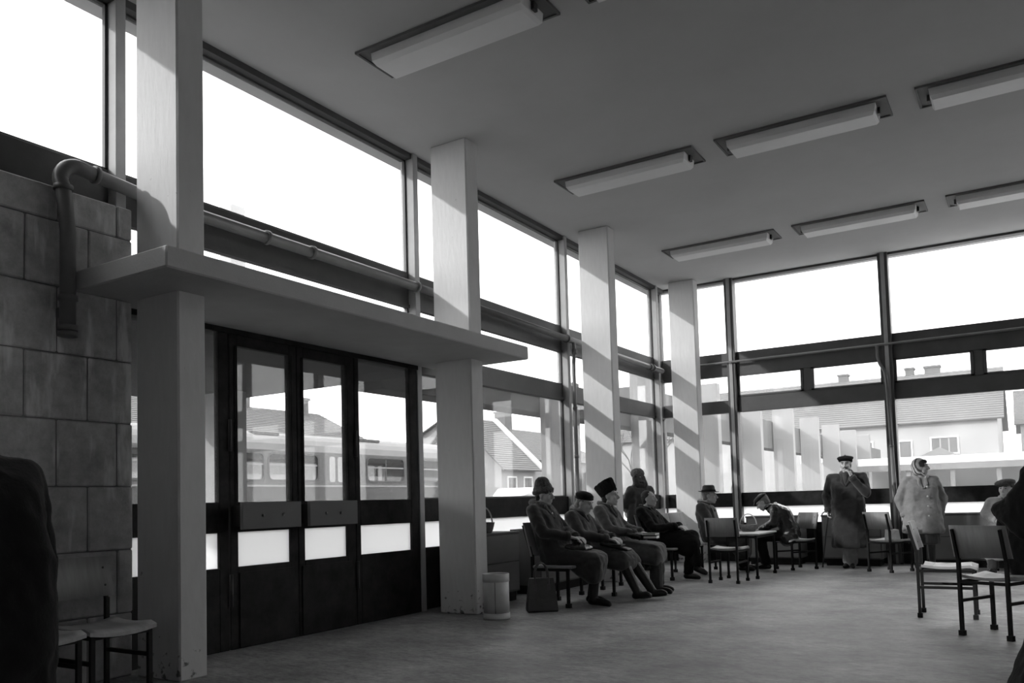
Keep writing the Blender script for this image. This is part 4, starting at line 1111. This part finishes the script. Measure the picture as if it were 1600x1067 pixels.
def flat_cap(r, H, m='wool_dark'):
    B = Blob(); rot = H.to_3x3()
    B.ell(H @ V((-.008, 0, .078)), (.118, .100, .046), rot); B.hull([(H @ V((.10, .035, .052)), .012), (H @ V((.10, -.035, .052)), .012), (H @ V((.135, 0, .038)), .012), (H @ V((.07, 0, .075)), .02)], 8)
    B.build('flat_cap', m, r, .009, 3)
def hair(r, H, m='hair_dark', low=.0):
    B = Blob(); rot = H.to_3x3()
    B.ell(H @ V((-.028, 0, .040)), (.092, .083, .092), rot); B.ell(H @ V((-.055, 0, -.010 - low)), (.055, .074, .075), rot)
    B.build('hair', m, r, .009, 2, .004, 30, 1)
def headscarf(r, H, J, m='wool_light'):
    B = Blob(); rot = H.to_3x3(); P = lambda x, y, z: H @ V((x, y, z))
    B.ell(P(-.022, 0, .022), (.104, .094, .112), rot, 18); B.ell(P(-.030, 0, -.045), (.085, .084, .090), rot)
    B.path([P(.05, .064, -.07), P(.045, .03, -.115), P(.05, 0, -.125)], [.02, .02, .022]); B.path([P(.05, -.064, -.07), P(.045, -.03, -.115), P(.05, 0, -.125)], [.02, .02, .022])
    B.hull([(P(.055, 0, -.125), .024), (P(.06, .03, -.19), .018), (P(.06, .0, -.20), .012)], 8); B.hull([(P(.055, 0, -.125), .024), (P(.06, -.03, -.185), .018)], 8)
    return B.build('headscarf', m, r, .009, 2, .004, 20, 9)
def hood(r, H, J, m='wool_dark'):
    B = Blob(); rot = H.to_3x3(); P = lambda x, y, z: H @ V((x, y, z))
    B.ell(P(-.02, 0, .03), (.118, .105, .118), rot); B.hull([(P(-.03, 0, -.05), .105), (J['neck'] + V((-.02, .04, .0)), .10), (J['neck'] + V((-.02, -.04, .0)), .10)])
    return B.build('hood', m, r, .011, 3, .006, 12, 3)

# striped scarf cloth
def stripe_mat():
    m = bpy.data.materials.new('striped_scarf'); m.use_nodes = True; nt = m.node_tree; n = nt.nodes; l = nt.links; b = n['Principled BSDF']
    tc = n.new('ShaderNodeTexCoord'); mp = n.new('ShaderNodeMapping'); mp.inputs['Rotation'].default_value = (R_(35), R_(20), 0)
    wv = n.new('ShaderNodeTexWave'); wv.inputs['Scale'].default_value = 7.0; wv.inputs['Distortion'].default_value = 2.5; wv.inputs['Detail'].default_value = 2
    l.new(tc.outputs['Object'], mp.inputs['Vector']); l.new(mp.outputs[0], wv.inputs['Vector'])
    cr = n.new('ShaderNodeValToRGB'); cr.color_ramp.interpolation = 'LINEAR'
    cr.color_ramp.elements[0].position = .35; cr.color_ramp.elements[0].color = (.07, .07, .07, 1); cr.color_ramp.elements[1].position = .6; cr.color_ramp.elements[1].color = (.5, .5, .5, 1)
    l.new(wv.outputs['Fac'], cr.inputs[0]); l.new(cr.outputs[0], b.inputs['Base Color']); b.inputs['Roughness'].default_value = .7
    MATS['striped_scarf'] = m
stripe_mat()

# 1 woman in fur-collared coat and cloche
r, J, H, b = person('seated woman in dark coat with fur collar and tall cloche hat, first on the bench', (-4.50, 8.20, 0), 2,
    dict(head=(-.125, 0, 1.235), hp=-.08, wl=(.22, .05, .735), wr=(.20, -.09, .745), kl=(.47, .10, .50), kr=(.50, -.09, .49), al=(.36, .12, .10), ar=(.47, -.08, .10), tl=(.50, .13, .035), tr=(.66, -.10, .035)),
    coat='wool_dark', girth=1.08, legs='stockings', legwear='stocking', shoes='boots', collar='fur_collar', seed=2, hem_drop=.17)
cloche(r, H); hair(r, H, 'hair_dark')
for zz, xx_ in ((1.0, .0), (.85, .03)):
    MB().lathe([(0, .006), (.014, .004), (.016, 0)], 12).build('button', 'button', r).matrix_local = Matrix.Translation((-.02 + (1.0 - zz) * .25, -.03, zz)) @ Matrix.Rotation(math.pi / 2, 4, 'Y')
hb = empty('handbag', (-4.20, 8.17, .635), 0, 'small dark handbag held on the lap of the woman in the cloche hat', 'handbag')
HB = Blob(); HB.hull([((-.09, -.10, .0), .03), ((.09, -.06, -.02), .028), ((.10, .08, -.02), .028), ((-.08, .10, 0), .03), ((.0, 0, .035), .02)]); HB.build('bag_body', 'leather_jacket', hb, .01, 3, .004, 16)
MB().tube([(-.06, -.03, .03), (-.02, -.03, .075), (.04, -.02, .075), (.08, -.01, .02)], .008, 8).build('handle', 'leather_black', hb)

# 2 woman in beret, high boots stretched out
r, J, H, b = person('seated woman in dark coat and round beret with long shiny boots stretched out', (-4.40, 8.80, 0), 2,
    dict(chest=(-.10, 0, .84), neck=(-.12, 0, 1.00), head=(-.035, 0, 1.125), hp=-.30, sl=(-.13, .18, .95), sr=(-.13, -.18, .95), el=(.04, .25, .74), er=(.04, -.25, .74), wl=(.28, .05, .70), wr=(.27, -.08, .69),
         kl=(.46, .10, .49), kr=(.44, -.10, .48), al=(.72, .10, .105), ar=(.63, -.11, .105), tl=(.87, .12, .07), tr=(.78, -.13, .07)),
    coat='wool_charcoal', girth=1.0, legs='stockings', legwear='stocking', shoes='boots', seed=5, hem_drop=.07)
beret(r, H, 'wool_black', (0, -.05), .112, .02, .085, .055); hair(r, H, 'hair_grey')
SC = Blob(); SC.path([J['neck'] + V((.08 * math.cos(a) + .01, .075 * math.sin(a), .035 - .03 * math.cos(a))) for a in [2 * math.pi * i / 12 for i in range(13)]], .026); SC.hull([(J['neck'] + V((.085, -.02, .0)), .03), (J['neck'] + V((.11, -.03, -.14)), .022)]); SC.build('scarf', 'wool_light', r, .01, 3, .004, 16)
hb = empty('clutch_bag', (-4.02, 8.70, .62), R_(5), 'dark flat leather bag on the knees of the woman in the beret', 'handbag')
HB = Blob(); HB.hull([((-.14, -.06, .02), .02), ((.16, -.05, -.05), .018), ((.17, .06, -.05), .018), ((-.13, .08, .02), .02)]); HB.build('bag_body', 'leather_black', hb, .01, 3)
box('flap', 'leather_black', (-.06, .10, -.07, .07, -.005, .012), hb)

# 3 man in black fur hat
r, J, H, b = person('seated man in grey coat and tall black fur hat looking to the right', (-4.34, 9.50, 0), 3,
    dict(chest=(-.13, 0, .87), neck=(-.16, 0, 1.065), head=(-.085, 0, 1.20), hp=.10, sl=(-.16, .19, 1.0), sr=(-.16, -.19, 1.0), el=(.0, .27, .78), er=(.0, -.27, .77), wl=(.27, .07, .73), wr=(.25, -.07, .72),
         kl=(.48, .12, .52), kr=(.50, -.10, .50), al=(.46, .12, .095), ar=(.52, -.09, .095), tl=(.62, .14, .035), tr=(.68, -.11, .035)),
    coat='wool_grey', girth=1.05, legwear='wool_charcoal', seed=8, hem_drop=.08)
fur_hat(r, H, 'fur_black', .42); hair(r, H, 'hair_dark', .01)
GL = Blob()
hb = empty('leather_satchel', (-4.02, 9.42, .66), 0, 'crumpled black leather gloves and satchel on the lap of the fur-hatted man', 'satchel')
HB = Blob(); HB.hull([((-.10, -.08, .05), .035), ((.04, -.08, .02), .035), ((.05, .06, .02), .035), ((-.09, .08, .05), .035)]); HB.build('bag_body', 'leather_black', hb, .01, 3, .010, 20)
bk = empty('book', (-3.87, 9.40, .66), R_(12), 'thick book with pale page edges on the lap of the fur-hatted man', 'book')
box('cover', 'leather_black', (-.07, .09, -.10, .10, 0, .008), bk); box('pages', 'white_paper', (-.065, .088, -.095, .095, .008, .033), bk); box('cover', 'leather_black', (-.07, .09, -.10, .10, .033, .041), bk)
bk = empty('book', (-3.87, 9.40, .702), R_(6), 'thinner pale-edged book lying on top of the thick book', 'book')
box('cover', 'leather_black', (-.06, .085, -.09, .09, 0, .005), bk); box('pages', 'white_paper', (-.055, .083, -.085, .085, .005, .022), bk); box('cover', 'leather_black', (-.06, .085, -.09, .09, .022, .027), bk)

# 4 man with folded hands, legs crossed
r, J, H, b = person('bareheaded seated man in black overcoat with folded hands and crossed legs', (-4.52, 11.32, 0), 0,
    dict(chest=(-.14, 0, .83), neck=(-.20, 0, 1.0), head=(-.14, 0, 1.155), hp=.08, sl=(-.20, .19, .955), sr=(-.20, -.19, .955), el=(.02, .27, .72), er=(.02, -.27, .72), wl=(.28, .05, .74), wr=(.27, -.06, .735),
         kl=(.48, .0, .60), kr=(.49, -.05, .50), al=(.58, -.10, .20), ar=(.43, -.08, .095), tl=(.70, -.12, .10), tr=(.59, -.10, .035)),
    coat='wool_black', girth=1.05, legwear='wool_black', seed=11, hem_drop=.11)
hair(r, H, 'hair_dark'); 

# 5 hooded person at the window, back turned
r, J, H, b = person('standing person in dark hooded coat with back turned, looking out of the window', (-5.24, 12.35, 0), 150,
    dict(head=(.05, 0, 1.50), neck=(.0, 0, 1.36), chest=(0, 0, 1.15), sl=(-.01, .19, 1.27), sr=(-.01, -.19, 1.27), el=(.05, .25, 1.04), er=(.05, -.25, 1.04), wl=(.22, .10, .98), wr=(.22, -.10, .98)),
    DEF_STAND, coat='wool_dark', coat_hem='0.45', girth=1.1, seed=13)
B_ = Blob(); rot = H.to_3x3(); B_.ell(H @ V((-.01, 0, .045)), (.118, .108, .085), rot); B_.build('fur_cap', 'fur_collar', r, .011, 2, .007, 22)
B_ = Blob(); B_.hull([(H @ V((-.04, .07, -.02)), .045), (H @ V((-.04, -.07, -.02)), .045), (J['neck'] + V((-.03, .06, .0)), .07), (J['neck'] + V((-.03, -.06, 0)), .07)]); B_.build('raised_collar', 'wool_dark', r, .011, 3, .006, 14)

# 6 man in brimmed hat
r, J, H, b = person('seated man in charcoal coat and brimmed felt hat facing right by the corner column', (-4.22, 12.72, 0), 8,
    dict(chest=(-.08, 0, .84), neck=(-.10, 0, 1.0), head=(-.01, 0, 1.145), hp=.0, sl=(-.11, .20, .95), sr=(-.11, -.20, .95), el=(.04, .28, .70), er=(.04, -.28, .70)),
    coat='wool_charcoal', girth=1.2, legwear='wool_black', seed=17, s=1.03)
fedora(r, H); hair(r, H, 'hair_grey')
SC = Blob(); SC.path([J['neck'] + V((.078 * math.cos(a) + .01, .072 * math.sin(a), .035 - .03 * math.cos(a))) for a in [2 * math.pi * i / 12 for i in range(13)]], .022); SC.build('scarf', 'wool_pale', r, .01, 3)

# 7 bent man in leather jacket
r, J, H, b = person('seated man in shiny leather jacket and flat cap bending forward over his knees', (-3.14, 13.22, 0), 188,
    dict(chest=(.10, 0, .82), neck=(.28, 0, .965), head=(.40, 0, 1.055), hp=-.62, sl=(.20, .19, .93), sr=(.20, -.19, .93), el=(.22, .27, .72), er=(.22, -.27, .71), wl=(.42, .10, .62), wr=(.43, -.10, .62),
         kl=(.46, .14, .50), kr=(.46, -.12, .49), al=(.36, .14, .095), ar=(.42, -.10, .095), tl=(.50, .15, .035), tr=(.57, -.12, .035)),
    coat='leather_jacket', coat_hem='hip', girth=1.08, legwear='wool_black', seed=19, fold=.010)
flat_cap(r, H); hair(r, H, 'hair_grey')

# 8 standing man with cane and pipe
r, J, H, b = person('standing man in long dark overcoat and beret holding a pipe and a walking cane', (-2.37, 13.63, 0), -90,
    dict(head=(.03, .0, 1.575), neck=(-.01, 0, 1.43), chest=(0, 0, 1.2), sl=(-.01, .225, 1.375), sr=(-.01, -.225, 1.375), er=(-.03, -.32, 1.10), wr=(.03, -.285, .88), hdr=((.35, .1, -1), (.3, .9, 0)),
         el=(.10, .29, 1.13), wl=(.20, .11, 1.375), hdl=((.0, -.35, 1), (-.3, -.9, 0)), flare=.235, al=(-.01, -.03, .09), ar=(.03, .02, .09), tl=(.13, -.07, .03), tr=(.16, .06, .03), kl=(.02, .06, .49), kr=(.03, -.05, .49), curl=.8),
    DEF_STAND, coat='wool_dark', coat_hem='0.31', girth=1.18, legwear='trouser_grey', seed=23, leg_r=1.35)
beret(r, H, 'fur_black', (.0, .12), .125, .0, .098, .040, True); hair(r, H, 'hair_grey')
B_ = Blob(); B_.path([H @ V((.092, a * .006 - 0.0, -.050)) if a == 0 else H @ V((.088, a * .03, -.058)) for a in (-1, 0, 1)], [.006, .010, .006]); B_.build('moustache', 'hair_dark', r, .006, 1)
SC = Blob(); SC.path([J['neck'] + V((.078 * math.cos(a) + .01, .072 * math.sin(a), .03 - .03 * math.cos(a))) for a in [2 * math.pi * i / 12 for i in range(13)]], .026); SC.hull([(J['neck'] + V((.09, 0, -.01)), .045), (J['neck'] + V((.12, 0, -.16)), .035)]); SC.build('scarf', 'wool_charcoal', r, .01, 3, .005, 18)
pp = empty('tobacco_pipe', (-2.31, 13.47, 1.50), R_(-90), 'small tobacco pipe at the mouth of the standing man', 'pipe for smoking')
MB().tube([(-.03, -.04, .015), (.0, -.015, .005), (.03, .012, -.02)], .0055, 8).build('stem', 'leather_black', pp)
MB().lathe([(0, -.03), (.013, -.028), (.017, -.005), (.017, .012), (.012, .012), (.010, -.01), (0, -.012)], 14, c=(.035, .015, -.005)).build('bowl', 'cane_wood', pp)
cn = empty('walking_cane', (-2.79, 13.66, 0), 0, 'thin crook-handled walking cane leaning into the standing man\'s hand', 'cane')
top = V((.135, -.09, .80)); d_ = top.normalized(); crook = [top + V((-.0, 0, 0)), top + V((.012, 0, .035)), top + V((-.01, -.01, .06)), top + V((-.05, -.02, .06)), top + V((-.08, -.03, .035)), top + V((-.085, -.03, .0))]
MB().tube([(0, 0, .02)] + crook, .0105, 10).build('shaft', 'cane_wood', cn); MB().tube([(0, 0, 0), d_ * .035], .014, 10).build('ferrule', 'rubber', cn)

# 9 woman in headscarf
r, J, H, b = person('standing woman in pale grey coat and striped headscarf, head turned to the right', (-1.34, 13.55, 0), -72,
    dict(head=(.03, .0, 1.49), hy=1.15, hp=.02, neck=(-.01, 0, 1.345), chest=(0, 0, 1.13), sl=(-.02, .185, 1.285), sr=(-.02, -.185, 1.285), el=(-.06, .30, 1.02), er=(-.06, -.30, 1.02), wl=(-.02, .24, .80), wr=(-.02, -.24, .80), pel=(0, 0, .88), hl=(0, .1, .85), hr=(0, -.1, .85), kl=(.02, .09, .46), kr=(.02, -.09, .46), flare=.255),
    DEF_STAND, coat='wool_light', coat_hem='0.53', girth=1.08, legs='stockings', legwear='stocking', seed=29)
hs = headscarf(r, H, J, 'striped_scarf'); hair(r, H, 'hair_dark')
B_ = Blob(); B_.ell(H @ V((.03, 0, .075)), (.065, .07, .035), H.to_3x3()); B_.build('fringe', 'hair_dark', r, .009, 2, .004, 30)
SK = Blob(); SK.hull([(V((math.cos(a) * .16, math.sin(a) * .19, z)), .03) for a in [2 * math.pi * i / 10 for i in range(10)] for z in (.40, .60)], 8); SK.build('skirt', 'wool_charcoal', r, .013, 3, .006, 10)
for zz in (1.20, 1.06, .92, .78):
    MB().lathe([(0, .006), (.012, .005), (.014, 0)], 14).build('button', 'button', r).matrix_local = Matrix.Translation((.145 + (1.2 - zz) * .05, .045, zz)) @ Matrix.Rotation(math.pi / 2, 4, 'Y')

# 10 person in light coat and fur beret
r, J, H, b = person('person in light coat and dark fur beret, half hidden behind the black shawl', (-.28, 13.30, 0), -100,
    dict(chest=(-.04, 0, .86), neck=(-.06, 0, 1.01), head=(.0, 0, 1.15), hp=.05, hy=-.12, sl=(-.06, .19, .955), sr=(-.06, -.19, .955)), coat='wool_pale', girth=1.05, seed=31, legwear='wool_dark')
beret(r, H, 'fur_grey', (.12, .1), .135, .0, .09, .055); hair(r, H, 'hair_dark')

# 11 woman in black shawl on the near chair
r, J, H, b = person('seated woman wrapped in a black shawl at the right edge of the picture', (.035, 7.80, 0), 50,
    dict(chest=(-.03, 0, .82), neck=(-.04, 0, 1.04), head=(.03, 0, 1.20), hp=-.15, hy=.0, sl=(-.06, .20, .98), sr=(-.06, -.20, .98)), coat='wool_black', girth=1.1, seed=37, legs='stockings', legwear='wool_black', hem_drop=.3)
B_ = Blob(); rot = H.to_3x3(); P = lambda x, y, z: H @ V((x, y, z))
B_.ell(P(-.025, 0, .03), (.122, .108, .128), rot); B_.hull([(P(-.04, 0, -.04), .11), (J['neck'] + V((-.05, .06, -.0)), .10), (J['neck'] + V((-.05, -.06, -.0)), .10)])
B_.hull([(J['neck'] + V((-.04, 0, .0)), .10), (J['sl'] + V((.0, .05, -.02)), .085), (J['sr'] + V((0, -.05, -.02)), .085), (J['chest'] + V((-.11, .12, .06)), .05), (J['chest'] + V((-.11, -.12, .06)), .05), (J['chest'] + V((-.13, 0, -.06)), .03)])
B_.build('shawl', 'wool_black', r, .012, 3, .008, 9, 4)

# 12 dark figure cut off at the left edge
r, J, H, b = person('figure in a black coat standing close to the camera, cut off by the left edge', (-2.40, 1.12, 0), 185,
    dict(chest=(.02, 0, 1.10), neck=(.14, 0, 1.30), head=(.30, 0, 1.40), hp=-.35, sl=(.08, .20, 1.23), sr=(.08, -.20, 1.23), el=(.10, .26, .98), er=(.10, -.26, .98), wl=(.28, .2, .85), wr=(.28, -.2, .85), flare=.21), DEF_STAND, coat='wool_black', coat_hem='0.35', girth=1.1, seed=41)
flat_cap(r, H, 'wool_black'); hair(r, H, 'hair_dark')
# 13 coat hem at the right edge
r, J, H, b = person('figure in a black flared coat, only its hem showing at the lower right corner', (.375, 4.0, 0), 100,
    dict(flare=.50), DEF_STAND, coat='wool_black', coat_hem='0.22', girth=1.05, seed=43)
hair(r, H, 'hair_dark'); beret(r, H, 'wool_black')
